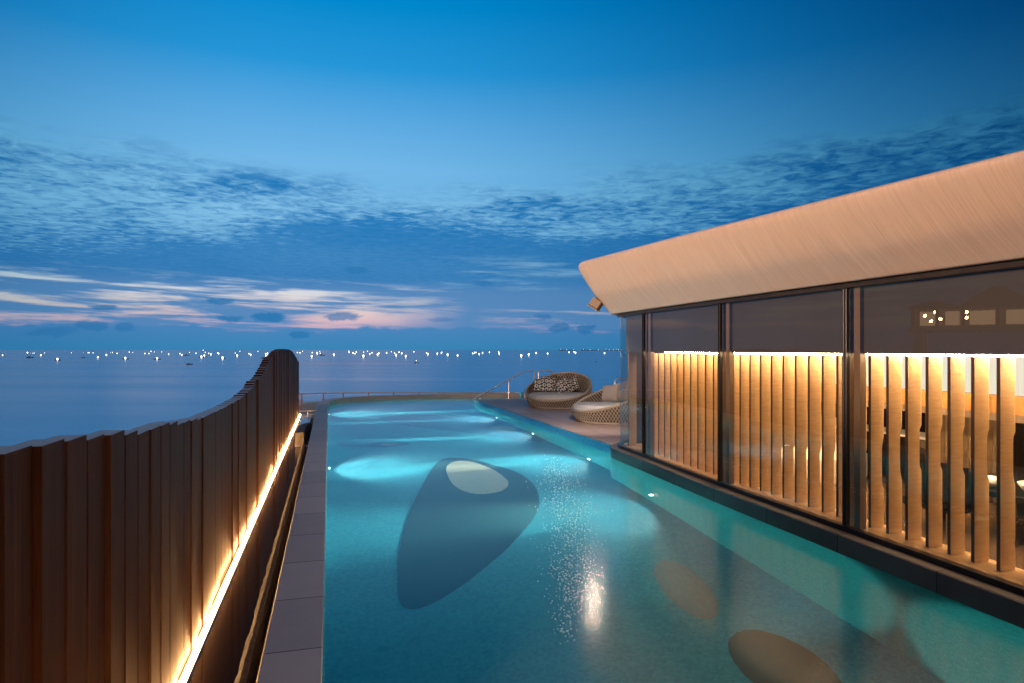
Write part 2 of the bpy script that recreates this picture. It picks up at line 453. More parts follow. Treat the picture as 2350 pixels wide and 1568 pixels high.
motif([(750, 420), (768, 385), (820, 370), (900, 378), (1000, 415), (1070, 465), (1085, 495), (1060, 525), (1000, 543), (920, 548), (840, 530), (780, 490)], c7, 'pale_tile', 2)
motif([(390, 135), (560, 122), (750, 125), (950, 140), (1150, 185), (1270, 245), (1285, 262), (1200, 262), (1000, 235), (750, 205), (550, 180), (430, 155)], c7, 'grey_tile', 1)
motif(ell(1060, 192, 70, 12, 4), c7, 'pale_tile', 2)
motif(ell(355, 276, 200, 20, 0), c7, 'grey_tile', 1)
motif(ell(440, 281, 45, 6, 0), c7, 'pale_tile', 2)
motif(ell(1140, 960, 260, 120, 42), c6, 'reflection_tile', 2)  # pale blurred reflection, painted as a flat ellipse on the floor
motif(ell(1800, 1490, 430, 190, 30), c6, 'dark_tile', 1)

# underwater lights (lamp body on the wall, each with its own spot lamp)
def spot(name, loc, aim, power, size, blend, col, radius=0.03):
    l = bpy.data.lights.new(name, 'SPOT'); l.energy = power; l.spot_size = R(size); l.spot_blend = blend; l.color = col; l.shadow_soft_size = radius
    o = bpy.data.objects.new(name, l); COL.objects.link(o); o.location = loc
    o.rotation_euler = (Vector(aim) - Vector(loc)).to_track_quat('-Z', 'Y').to_euler(); return o
pool_lamps = []
def pool_lamp(x, y, z, sx, label, power, spread=46, drop=0.30, lens='pool_lens'):
    root = empty('pool_light', (x, y, z)); root.rotation_euler = (0, 0, 0 if sx > 0 else math.pi)
    tag(root, label, 'pool light', 'underwater pool lights')
    b = MB().lathe([(0.0, 0.0), (0.085, 0.0), (0.085, 0.02), (0.065, 0.03), (0.0, 0.03)], 20); ob = b.build('housing', 'steel', root)
    l = MB().lathe([(0.0, 0.031), (0.055, 0.031), (0.05, 0.042), (0.0, 0.046)], 20); lo = l.build('lens', lens, root)
    for q in (ob, lo): q.rotation_euler = (0, R(90), 0)
    spot('pool_spot', (x + sx * 0.07, y, z), (x + sx * 1.6, y, z - drop), power * 0.8, spread, 1.0, (1.0, 0.94, 0.78))
    spot('pool_glow', (x + sx * 0.09, y, z + 0.02), (x + sx * 1.6, y, z - 0.12), power * 0.055, 150, 1.0, (1.0, 0.97, 0.88))
LZ = -1.53
def edge_x(yy): return 4.72 + (4.65 - 4.72) * (yy - 10.417) / (21.23 - 10.417)
pool_lamp(XL + 0.004, 11.8, LZ, 1, 'bright pool light at left pool wall beside the coping, beam reaching the big dark pebble', 18000, 18, 0.14)
pool_lamp(XL + 0.004, 20.45, LZ, 1, 'pool light at left wall near the curved far end of the pool', 20000, 18, 0.14)
pool_lamp(edge_x(11.4) - 0.004, 11.4, LZ, -1, 'pool light under the deck edge nearest the glass pavilion corner', 12000, 14, 0.11)
pool_lamp(edge_x(14.8) - 0.004, 14.8, LZ, -1, 'middle pool light of the three under the deck edge', 14000, 14, 0.11)
pool_lamp(edge_x(18.2) - 0.004, 18.2, LZ, -1, 'farthest pool light under the deck edge, near the handrail', 15000, 14, 0.11)
pool_lamp(at_y(8.3, PLO).x - 0.004, 8.3, -1.2, -1, 'added pool light under the pavilion plinth beside the sparkling bubbles', 4800, 42, 0.45, 'added_lens_dim')  # lamp added to make the floor glow here, its lens kept dim
pool_lamp(XL + 0.004, 2.6, -0.62, 1, 'pool light low on left wall facing the pavilion windows', 20, 20, 0.0)
for yy, e in ((3.2, 1700), (5.2, 2000), (7.2, 1800)): spot('wall_spot', (XL + 0.08, 2.6, -0.62), (4.3, yy, -0.98), e, 25, 1.0, (1.0, 0.95, 0.82))

# ------------------------------------------------------------------ coping, deck, ground
inner = [Vector((XL, -3.5)), Vector((XL, 20.6))] + far_curve[::-1][1:]
def offset_line(line, d):
    ns = normals(line); return [p + q * d for p, q in zip(line, ns)]
outer_c = offset_line(inner, 0.30)
outer_c[0] = Vector((XL - 0.30, -3.5)); outer_c[1] = Vector((XL - 0.30, 20.6))
mb = MB()
prof = lambda i: [(inner[i].x, inner[i].y, -0.16), (inner[i].x, inner[i].y, -0.004), (inner[i].x * 0.985 + outer_c[i].x * 0.015, inner[i].y * 0.985 + outer_c[i].y * 0.015, 0.0),
                  (outer_c[i].x, outer_c[i].y, 0.0), (outer_c[i].x, outer_c[i].y, -0.16)]
inner2 = [Vector((p.x + 0.0, p.y)) for p in inner]
for k in range(len(inner)): pass
mb.loft([prof(i) for i in range(len(inner))], False, True)
# the coping stands 6 mm proud of the pool wall tiles
coping = mb.build('coping', 'coping_stone'); coping.location.z = 0.0; tag(coping, kind='structure')
trim = MB().tube([(XL - 0.306, -3.5, -0.004), (XL - 0.306, 20.75, -0.004)], 0.007, 8).build('edge_trim', 'copper')
tag(trim, 'thin bright metal trim along the outer edge of the left pool coping', 'trim')
# retaining wall under pool and deck
mb = MB()
ol = [Vector((p.x, p.y)) for p in outer_c]
mb.loft([[(p.x + 0.004, p.y - 0.004, -6.2) for p in ol], [(p.x + 0.004, p.y - 0.004, -0.165) for p in ol]])
tag(mb.build('retaining_wall', 'concrete'), kind='structure')
deck_poly = [Vector((4.72, 10.42)), DECK_C, Vector((7.1, 21.23)), Vector((7.1, 24.2)), Vector((16, 24.2)), Vector((16, 10.3)), Vector((5.36, 10.3)), Vector((5.0, 10.3))]
mb = MB().prism(deck_poly, -0.05, 0.0)
tag(mb.build('deck', 'deck_stone', bevel=0.004), kind='structure')
mb = MB()
edge = [Vector((4.705, 10.36)), Vector((4.636, 21.245)), Vector((7.085, 21.245))]
mb.loft([[(p.x, p.y, -0.30) for p in edge], [(p.x, p.y, -0.012) for p in edge], [(p.x + 0.012, p.y - 0.012, -0.006) for p in edge]])
tag(mb.build('deck_edge', 'edge_tile'), kind='structure')
mb = MB().box((7.1, 21.3, -6.2), (16, 24.19, -0.06)); tag(mb.build('deck_base', 'concrete'), kind='structure')
tag(MB().box((6.98, 23.72, -0.5), (7.32, 24.05, 0.03)).build('tiled_pillar', 'edge_tile', bevel=0.01), 'small blue tiled pillar at the end of the far coping', 'pillar')

# gutter, ledge and channel between fence and pool
tag(MB().box((-0.96, -3.5, -6.2), (-0.345, 13.85, -0.62)).build('gutter_base', 'dark_stone'), kind='structure')
tag(MB().quad((-0.95, -3.5, -0.30), (-0.5, -3.5, -0.30), (-0.5, 20.4, -0.30), (-0.95, 20.4, -0.30)).build('gutter_water', 'gutter_water'), kind='structure')
mb = MB(); rows = []
for i in range(240):
    yy = -3.5 + i * 17.3 / 239
    j = lambda a: random.uniform(-a, a)
    rows.append([(-0.52 + j(.004), yy, -0.6), (-0.515 + j(.006), yy, -0.235 + j(.004)), (-0.485 + j(.003), yy, -0.215 + j(.004)), (-0.455 + j(.003), yy, -0.225 + j(.004)), (-0.445 + j(.006), yy, -0.6)])
mb.loft(rows); tag(mb.build('stone_ledge', 'rough_ledge'), kind='structure')
tag(MB().quad((-0.45, -3.5, -0.45), (-0.34, -3.5, -0.45), (-0.34, 14, -0.45), (-0.45, 14, -0.45)).build('channel', 'dark_stone'), kind='structure')
tag(MB().box((-1.2, 14.0, -6.2), (-0.345, 20.9, -0.42)).build('planting_soil', 'dark_stone'), kind='structure')
mb = MB().box((-3.0, 21.6, -6.2), (-0.36, 25.9, -0.62)); tag(mb.build('lower_terrace', 'concrete'), kind='structure')
tag(MB().box((-0.36, 24.45, -6.2), (16, 27.2, -1.0)).build('sea_terrace', 'concrete'), kind='structure')
# curved concrete kerb
mb = MB(); cp = [(-0.66, 14.0), (-0.66, 15.2), (-0.55, 15.7), (-0.39, 15.95), (-0.39, 15.75), (-0.46, 15.5), (-0.49, 15.1), (-0.49, 14.0)]
k = mb.prism(cp, -0.5, -0.03).build('concrete_kerb', 'kerb_concrete', bevel=0.012)
tag(k, 'short curved concrete kerb in the gap between fence and coping', 'kerb')
# little guard rail across the gap
def rail_obj(name, loc, label, cat, pieces, group=None, m='steel'):
    root = empty(name, loc); tag(root, label, cat, group)
    for pn, pts, r in pieces: shade_auto(MB().tube([Vector(q) for q in pts], r, 10).build(pn, m, root))
    return root
rail_obj('guard_rail', (-0.6, 20.8, -0.42), 'short low steel guard rail across the gap at the fence end', 'guard rail',
         [('rail', [(-0.26, 0, 0.21), (0.24, 0, 0.21)], 0.025), ('rail', [(-0.26, 0, 0.10), (0.24, 0, 0.10)], 0.014), ('post', [(-0.02, 0, 0), (-0.02, 0, 0.2)], 0.016)])
rail_obj('drain_bar', (-0.5, 13.92, -0.5), 'thin metal bar across the gap in front of the concrete kerb', 'bar', [('rod', [(-0.16, 0, 0.2), (0.155, 0, 0.2)], 0.010), ('stub', [(-0.15, 0, 0), (-0.15, 0, 0.19)], 0.01)])
def plant(loc, n, size, label, cat='plant'):
    root = empty('spiky_plant', loc); tag(root, label, cat)
    mb = MB()
    for i in range(n):
        a = random.uniform(0, 6.28); el = random.uniform(0.35, 1.3); L = size * random.uniform(0.6, 1.0); wd = L * 0.07
        d = Vector((math.cos(a), math.sin(a), 0)); s = Vector((-d.y, d.x, 0))
        rows = []
        for k in range(5):
            t = k / 4; p = d * (L * t * math.cos(el)) + Vector((0, 0, L * (math.sin(el) * t - 0.35 * t * t)))
            ww = wd * (1 - t ** 2) + 0.001
            rows.append([p - s * ww, p + Vector((0, 0, -ww * 0.4)), p + s * ww])
        mb.loft(rows)
    mb.build('foliage', 'leaf', root); MB().tube([(0, 0, -0.05), (0, 0, 0.06)], [0.03, 0.02], 8).build('stem', 'dark_stone', root)
plant((-0.66, 21.75, -0.62), 26, 0.42, 'spiky green plant on the lower terrace just past the fence end')
plant((-0.60, 17.6, -0.42), 30, 0.36, 'dim leafy plant in the gap behind the concrete kerb')
plant((-0.52, 19.2, -0.42), 26, 0.30, 'small dim leafy plant nearest the guard rail in the gap')

# sea, beach, seabed
S = 60000.0
tag(MB().quad((-S, -2000, -6), (S, -2000, -6), (S, S, -6), (-S, S, -6)).build('sea', 'sea_water'), kind='structure')
bp = [(-6, -60), (-7, 60), (-6, 84), (-3, 97), (6, 101), (22, 99), (45, 92), (80, 80), (120, 60), (120, -60)]
tag(MB().prism(bp, -6.5, -5.9).build('beach', 'sand'), kind='structure')
fp = [(-8.5, 60), (-8, 84), (-5.5, 100), (6, 106), (22, 103.5), (46, 96), (82, 84), (80, 80.1), (45, 92.1), (22, 99.1), (6, 101.1), (-3, 97.1), (-6.1, 84), (-7.1, 60)]
tag(poly_obj('surf', fp, -5.985, 'surf_white'), kind='structure')

# ------------------------------------------------------------------ timber fence with its light strip
fence = empty('timber_fence', (-0.85, 1.2, -0.5))
tag(fence, 'long dark brown timber fence of upright boards with a wavy stepped top', 'fence')
tops = [(1.0, 1.40), (2.01, 1.375), (2.6, 1.335), (3.46, 1.265), (5.1, 1.175), (6.2, 1.148), (7.09, 1.160), (8.0, 1.21), (8.85, 1.285), (9.8, 1.40), (10.8, 1.52), (11.83, 1.615), (13.2, 1.665), (15.0, 1.66), (16.4, 1.62), (17.3, 1.55), (18.4, 1.45), (19.3, 1.36), (20.5, 1.27)]
pitch = 0.1965; y = 1.25; i = 0
offs = {0: .16, 1: .15, 2: .135, 3: .115, 4: .09, 5: .065, 6: .042, 7: .036, 8: .034, 9: .014, 10: .012, 11: .012, 12: .004, 13: .002}
o_prev = 0.0
while y < 20.38:
    if i in offs: of = offs[i]
    else:
        of = max(0.0, min(0.026, o_prev + random.choice((-0.026, -0.012, 0.0, 0.0, 0.006, 0.010, 0.014))))
    o_prev = of
    ht = lerp_table(tops, y + pitch * 0.5) + (random.uniform(-0.010, 0.010) if y < 5 else 0)
    xf = -0.845 - of
    mb = MB().box((xf - 0.10, y, -0.62), (xf, y + pitch - 0.009, ht))
    b = mb.build('board', 'fence_timber', bevel=0.0025); b.data.materials.append(MATS['board_cap'])
    for q in b.data.polygons:
        if q.normal.z > 0.9: q.material_index = 1
    b.parent = fence; b.matrix_parent_inverse = Matrix.Translation(-fence.location)
    y += pitch; i += 1
mb = MB().box((-1.16, 1.2, -0.62), (-1.05, 20.38, 0.9)); b = mb.build('backing_rail', 'fence_timber', fence); b.matrix_parent_inverse = Matrix.Translation(-fence.location)
strip = empty('light_strip', (-0.815, 1.2, -0.27)); tag(strip, 'glowing warm white light strip running along the foot of the timber fence', 'light strip')
q = MB().tube([(-0.822, 1.2, -0.265), (-0.822, 20.42, -0.265)], 0.010, 8).build('tube', 'led_white', strip); q.matrix_parent_inverse = Matrix.Translation(-strip.location)
mb = MB().box((-0.842, 1.2, -0.296), (-0.80, 20.42, -0.283)); q = mb.build('channel', 'steel', strip); q.matrix_parent_inverse = Matrix.Translation(-strip.location)

# ------------------------------------------------------------------ glass pavilion
B = empty('glass_pavilion', (4.5, 5.0, 0.0))
tag(B, 'low glass walled pavilion beside the pool with pale flared roof edge and timber louvres', 'building')
def part(mb, name, m, parent=None, **k):
    o = mb.build(name, m, **k); o.parent = parent or B
    o.matrix_parent_inverse = Matrix.Translation(-B.location) if parent is None else Matrix.Identity(4); return o
ZP = 0.02
# plinth
mb = MB(); rows = []
pin = off(-0.02); pe = off(PLO); pe2 = off(PLO - 0.012); pl = off(PLO - 0.03)
for i in range(len(GP)):
    rows.append([(pl[i].x, pl[i].y, -0.75), (pl[i].x, pl[i].y, -0.157), (pe[i].x, pe[i].y, -0.155), (pe[i].x, pe[i].y, ZP - 0.008), (pe2[i].x, pe2[i].y, ZP), (pin[i].x, pin[i].y, ZP), (pin[i].x, pin[i].y, -0.75)])
mb.loft(rows); part(mb, 'plinth', 'plinth_stone')
# fascia and roof
def ztop(yy): return 2.79 + 0.045 * (min(yy, 10.0) - 2.77)
prof = [(0.03, 0.012), (0.125, 0.0), (0.14, 0.004), (0.152, 0.02), (0.30, 0.225), (0.42, 0.39), (0.54, 0.60), (0.62, 0.745), (0.665, 0.84), (0.688, 0.90), (0.692, 0.935), (0.682, 0.965), (0.655, 0.988), (0.52, 1.0)]
Z0 = 2.245
mb = MB(); rows = []; uvs = []
s = 0.0
for i in range(len(GP)):
    if i: s += (GP[i] - GP[i - 1]).length
    h = ztop(GP[i].y) - Z0; r = []
    for dd, f in prof:
        p = GP[i] + GN[i] * dd; r.append((p.x, p.y, Z0 + h * f)); uvs.append((s, f))
    rows.append(r)
mb.loft(rows); mb.uv = uvs
fo = part(mb, 'fascia', 'fascia_cladding', smooth=True)
mb = MB(); rows = []
for i in range(len(GP)):
    a = GP[i] + GN[i] * 0.515; zz = ztop(GP[i].y) - 0.004
    rows.append([(a.x, a.y, zz - 0.02), (max(a.x, 4.4) + 1.0 if GP[i].y < 9.9 else max(a.x, 5.4), min(a.y, 9.4), zz + 0.03), (9.4, min(a.y, 9.3), zz + 0.03)])
mb.loft(rows); part(mb, 'roof', 'concrete', smooth=True)
# head frame, bottom frame
def band(d0, d1, z0, z1, name, m, lo=0, hi=None, **k):
    a, b = off(d0), off(d1); mb = MB(); rows = []
    for i in range(lo, hi or len(GP)):
        rows.append([(a[i].x, a[i].y, z0), (a[i].x, a[i].y, z1), (b[i].x, b[i].y, z1), (b[i].x, b[i].y, z0)])
    mb.loft(rows, True, True); return part(mb, name, m, **k)
band(0.045, -0.05, 2.205, 2.262, 'head_frame', 'head_frame')
band(0.035, -0.035, ZP + 0.002, ZP + 0.045, 'base_frame', 'black_frame')
# windows: from one mullion to the next
MULL = [-3.4, -1.3, 0.75, 2.8, 4.87, 6.91, 9.08]
def gi(yy): return min(range(len(GP)), key=lambda i: abs(GP[i].y - yy) + (0 if i < 49 else 9))
spans = [(gi(a), gi(b)) for a, b in zip(MULL, MULL[1:])] + [(gi(9.08), len(GP) - 1)]
for a, b in spans:
    mb = MB(); p = GP[a]; nn = GN[a]; t = Vector((nn.y, -nn.x))
    def post(w0, w1, d0, d1):
        q = [p + t * w0 + nn * d0, p + t * w1 + nn * d0, p + t * w1 + nn * d1, p + t * w0 + nn * d1]; mb.prism(q, ZP + 0.047, 2.203)
    post(-0.026, -0.004, -0.02, 0.02); post(0.004, 0.026, -0.02, 0.02); post(-0.0035, 0.0035, -0.03, 0.03)
    wf = part(mb, 'window', 'black_frame', bevel=0.003)
    mb = MB(); idx = list(range(a, b + 1))
    mb.loft([[(GP[i].x, GP[i].y, ZP + 0.04), (GP[i].x, GP[i].y, 2.21)] for i in idx])
    pn = mb.build('pane', 'window_glass', wf, smooth=True); pn.matrix_parent_inverse = Matrix.Identity(4)
# sill, bulkhead, columns
IR = len(GP)
def inband(d0, d1, z0, z1, name, m): return band(d0, d1, z0, z1, name, m, 0, IR)
inband(-0.055, -0.40, -0.05, ZP + 0.03, 'sill', 'fin_veneer')
inband(-0.105, -0.15, 1.615, 2.26, 'bulkhead', 'bulkhead_paint')
inband(-0.151, -0.40, 1.64, 1.70, 'soffit', 'bulkhead_paint')
for yy in MULL[1:]:
    p = at_y(yy, -0.06); q = at_y(yy + 0.02, -0.125)
    mb = MB().box((p.x, yy + 0.03, ZP + 0.031), (q.x, yy + 0.10, 2.25)); part(mb, 'column', 'column_paint')
    mb = MB().box((p.x, yy - 0.10, ZP + 0.031), (q.x, yy - 0.03, 2.25)); part(mb, 'column', 'column_paint')
# light strip under the bulkhead
for a, b in zip(MULL, MULL[1:]):
    if b < 0.8: continue
    p0 = at_y(a + 0.02, -0.352); p1 = at_y(b - 0.02, -0.352)
    mb = MB().box((p0.x - 0.012, p0.y, 1.60), (p0.x + 0.012, p1.y, 1.612))
    mb.v = [(x + (p1.x - p0.x) * (yv - p0.y) / (p1.y - p0.y), yv, z) for x, yv, z in mb.v]
    part(mb, 'strip_lamp', 'cove_led')
# louvre fins
def fin_mesh(k):
    pts_f, pts_b = [], []
    for j in range(41):
        z = ZP + 0.034 + (1.595 - ZP - 0.034) * j / 40
        sv = math.sin(2 * math.pi * (z / 0.86 + 0.055 * k + 0.05 * math.sin(k * 0.7)))
        s2 = math.sin(2 * math.pi * (z / 0.55 - 0.04 * k))
        q = max(-1, min(1, 5.0 * (sv + 0.35 * s2 + 0.25)))
        q = math.sin(q * math.pi / 2)
        fade = 1 - min(1, max(0, (z - 1.0) / 0.12)); fade *= min(1, max(0, (z - 0.2) / 0.12))
        pts_f.append((0.0, z)); pts_b.append((0.142 - 0.010 * (1 - q) * fade, z))
    ring = pts_f + pts_b[::-1]; mb = MB(); n = len(ring); T = 0.014
    mb.v = [(x, -T, z) for x, z in ring] + [(x, T, z) for x, z in ring]
    m_ = len(pts_f)
    for j in range(m_ - 1):
        mb.f.append((j, j + 1, n - 2 - j, n - 1 - j)); mb.f.append((n + j, n + n - 1 - j, n + n - 2 - j, n + j + 1))
    for j in range(n): mb.f.append((j, (j + 1) % n, n + (j + 1) % n, n + j))
    return mb
for k in range(-20, 26):
    yy = 4.794 + 0.1985 * k
    if yy > 9.55: break
    p = at_y(yy, -0.19)
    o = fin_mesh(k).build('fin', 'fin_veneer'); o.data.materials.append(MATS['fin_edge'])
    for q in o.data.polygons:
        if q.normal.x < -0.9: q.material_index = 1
    o.parent = B; o.matrix_parent_inverse = Matrix.Translation(-B.location); o.location = (p.x, yy, 0)
# room behind
part(MB().box((4.9, -3.5, -0.06), (9.3, 10.3, -0.004)), 'floor', 'room_floor')
part(MB().box((9.3, -3.5, -0.06), (9.42, 10.4, 2.9)), 'back_wall', 'dark_wall')
part(MB().box((4.75, -3.62, -0.05), (9.3, -3.5, 2.6)), 'end_wall', 'column_paint')
part(MB().box((4.95, 10.2, -0.05), (9.3, 10.26, 2.26)), 'end_wall', 'dark_wall')
part(MB().box((4.79, 9.93, ZP + 0.032), (4.93, 9.97, 2.2)), 'screen', 'column_paint')
part(MB().box((4.7, -3.5, 2.27), (9.3, 10.1, 2.31)), 'ceiling', 'ceiling_paint')
part(MB().box((6.28, -3.0, 1.03), (6.40, 10.0, 1.205)), 'beam', 'beam_wood')
part(MB().box((6.31, -3.0, 0.955), (6.41, 10.0, 1.028)), 'beam_trim', 'column_paint')
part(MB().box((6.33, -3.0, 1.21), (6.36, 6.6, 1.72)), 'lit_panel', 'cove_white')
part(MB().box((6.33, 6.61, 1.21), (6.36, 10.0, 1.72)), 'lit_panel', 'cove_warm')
part(MB().box((6.6, 6.95, -0.004), (6.66, 7.3, 1.0)).box((6.6, 8.2, -0.004), (6.66, 10.0, 1.0)), 'partition', 'beam_wood')
# floodlight on the roof corner
fl_p = Vector((4.36, 10.28, 2.43))
root = empty('floodlight', fl_p); tag(root, 'small box floodlight bracketed under the flared roof corner of the pavilion', 'floodlight')
d = Vector((-0.45, 0.35, -0.82)).normalized(); qr = d.to_track_quat('-Z', 'Y')
ob = MB().box((-0.105, -0.085, -0.07), (0.105, 0.085, 0.08)).build('housing', 'lamp_metal', root, bevel=0.01); ob.rotation_mode = 'QUATERNION'; ob.rotation_quaternion = qr
ob = MB().box((-0.12, -0.10, -0.092), (0.12, 0.10, -0.071)).build('hood', 'lamp_metal', root, bevel=0.004); ob.rotation_mode = 'QUATERNION'; ob.rotation_quaternion = qr
ob = MB().quad((-0.10, -0.083, -0.0935), (-0.10, 0.083, -0.0935), (0.10, 0.083, -0.0935), (0.10, -0.083, -0.0935)).build('lens', 'flood_lens', root); ob.rotation_mode = 'QUATERNION'; ob.rotation_quaternion = qr
spot('flood_spot', fl_p + d * 0.14, (5.9, 14.2, 0), 620, 66, 0.8, (1.0, 0.84, 0.72), 0.06)
MB().tube([(0.0, 0, 0.05), (0.03, -0.02, 0.12), (0.12, -0.05, 0.16)], 0.012, 8).build('bracket', 'steel', root)


# ------------------------------------------------------------------ furniture seen between the louvres
def room(px, py, X=None):
    """point on the sight line through (px, py) at distance X across the room"""
    a = (px - CX) / F; t = X / (SN + CS * a)
    return Vector((X, t * (CS - SN * a), CAMZ - (py - HY) / F * t))
c = room(1830, 1010, 6.0)
root = empty('round_sofa', (c.x + 0.1, c.y + 0.1, 0)); tag(root, 'cream round sofa brightly lit behind the louvres of the middle window', 'sofa')
shade_auto(MB().lathe([(0.0, 0.0), (0.8, 0.0), (0.82, 0.05), (0.82, 0.3), (0.76, 0.36), (0.0, 0.37)], 36).build('seat', 'cream_leather', root))
mb = MB(); rows = []
for i in range(19):
    a = R(-10 + i * 11)
    rows.append([((0.62 + dr) * math.cos(a), (0.62 + dr) * math.sin(a), zz) for dr, zz in ((0, 0.372), (0, 0.66), (0.05, 0.70), (0.15, 0.70), (0.2, 0.64), (0.2, 0.372))])
shade_auto(mb.loft(rows, True, True).build('backrest', 'cream_leather', root))
c = room(2120, 1010, 6.9)
def curtain(y0, y1, X, label):
    mb = MB(); n = int((y1 - y0) / 0.02)
    r = [(X + 0.05 * math.sin(i * 0.9) + 0.012 * math.sin(i * 2.3), y0 + (y1 - y0) * i / n) for i in range(n + 1)]
    o = mb.loft([[(x, yv, 0.01) for x, yv in r], [(x, yv, 1.0) for x, yv in r], [(x + 0.02, yv, 1.0) for x, yv in r], [(x + 0.02, yv, 0.01) for x, yv in r]]).build('curtain', 'curtain_cloth', smooth=True)
    tag(o, label, 'curtain')
curtain(5.25, 6.2, 6.9, 'tan pleated curtain hanging behind the louvres of the nearest window')
def table(c, label, w=0.55, d=0.9, h=0.42):
    root = empty('dining_table', (c.x, c.y, 0)); tag(root, label, 'table')
    MB().box((-w, -d, h - 0.05), (w, d, h)).build('top', 'black_lacquer', root, bevel=0.01)
    for sx in (-1, 1):
        for sy in (-1, 1): MB().box((sx * (w - 0.08) - 0.03, sy * (d - 0.08) - 0.03, 0), (sx * (w - 0.08) + 0.03, sy * (d - 0.08) + 0.03, h - 0.052)).build('leg', 'black_lacquer', root)
    return root
t1 = table(Vector((6.15, 4.25, 0)), 'black lacquered dining table behind the louvres of the nearest window', 0.6, 0.75)
def bowl(loc, r, label, m='white_china'):
    o = MB().lathe([(0.0, 0.0), (r * 0.45, 0.0), (r * 0.8, r * 0.28), (r, r * 0.6), (r * 0.95, r * 0.6), (r * 0.7, r * 0.26), (0.0, r * 0.12)], 24).build('bowl', m, smooth=True)
    o.location = loc; tag(o, label, 'bowl')
bowl((5.75, 4.08, 0.421), 0.17, 'large white china bowl on the black table by the orchid')
bowl((5.72, 4.52, 0.421), 0.13, 'smaller white china bowl on the black table toward the curtain')
g = MB().lathe([(0.0, 0.0), (0.035, 0.0), (0.008, 0.01), (0.008, 0.09), (0.04, 0.13), (0.045, 0.2), (0.038, 0.21)], 16).build('wine_glass', 'clear_glass', smooth=True)
g.location = (5.62, 3.66, 0.421); tag(g, 'clear stemmed glass at the near end of the black table', 'glass')
root = empty('orchid', (6.0, 3.98, 0.421)); tag(root, 'white orchid spray standing on the black table behind the nearest window', 'orchid')
MB().lathe([(0.0, 0.0), (0.05, 0.0), (0.065, 0.10), (0.055, 0.11), (0.0, 0.1)], 16).build('pot', 'black_lacquer', root, smooth=True)
stem_pts = [(0, 0, 0.1), (0.0, 0.02, 0.3), (-0.01, 0.03, 0.45), (-0.03, 0.0, 0.52), (-0.05, -0.05, 0.5)]
MB().tube(stem_pts, 0.005, 6).build('stem', 'leaf', root)
mb = MB()
for i in range(26):
    zc = 0.14 + 0.38 * (i / 25) ** 0.8; cc = Vector((random.uniform(-.05, .03), random.uniform(-.06, .06), zc))
    for j in range(5):
        a = j * 1.2566 + i; dx = Vector((random.uniform(-.4, .1), math.cos(a), math.sin(a))).normalized() * 0.036
        s = dx.cross(Vector((1, 0, 0))).normalized() * 0.02
        mb.quad(cc, cc + dx * 0.6 + s, cc + dx, cc + dx * 0.6 - s)
mb.build('blossom', 'petal', root)
def chair(x, y, rz, label):
    root = empty('lounge_chair', (x, y, 0), rz); tag(root, label, 'chair', 'dark dining chairs inside the pavilion')
    MB().box((-0.25, -0.25, 0.2), (0.25, 0.25, 0.3)).build('seat', 'black_lacquer', root, bevel=0.03)
    mb = MB(); rows = []
    for i in range(13):
        a = R(-15 + i * 17.5); rows.append([((0.24 + q) * math.cos(a), (0.24 + q) * math.sin(a), zz) for q, zz in ((0, .3), (0, .58 + .08 * math.sin(a)), (.05, .58 + .08 * math.sin(a)), (.05, .3))])
    shade_auto(mb.loft(rows, True, True).build('backrest', 'black_lacquer', root))
    for sx in (-1, 1):
        for sy in (-1, 1): MB().tube([(sx * .2, sy * .2, 0.2), (sx * .22, sy * .22, 0)], 0.015, 6).build('leg', 'steel', root)
chair(5.45, 4.72, R(100), 'dark tub chair at the curtain end of the black table')
chair(5.35, 3.35, R(-60), 'dark tub chair at the near end of the black table')
cab = empty('sideboard', (7.2, 7.2, 0)); tag(cab, 'dark sideboard against the room behind the middle window louvres', 'sideboard')
MB().box((-0.2, -0.9, 0), (0.2, 0.9, 0.55)).build('body', 'black_lacquer', cab, bevel=0.01); MB().box((-0.22, -0.92, 0.552), (0.22, 0.92, 0.58)).build('top', 'white_china', cab)
al = bpy.data.lights.new('ceiling_lamp', 'AREA'); al.shape = 'RECTANGLE'; al.size = 1.0; al.size_y = 8.0; al.energy = 300; al.color = (1.0, 0.66, 0.36)
o = bpy.data.objects.new('ceiling_lamp', al); COL.objects.link(o); o.location = (5.75, 5.4, 2.24)
for yy, e in ((7.6, 22), (8.8, 12)):
    spot('sofa_spot', (5.9, yy, 2.2), (5.95, yy + 0.1, 0), e * 6, 90, 0.6, (1.0, 0.66, 0.38), 0.05)

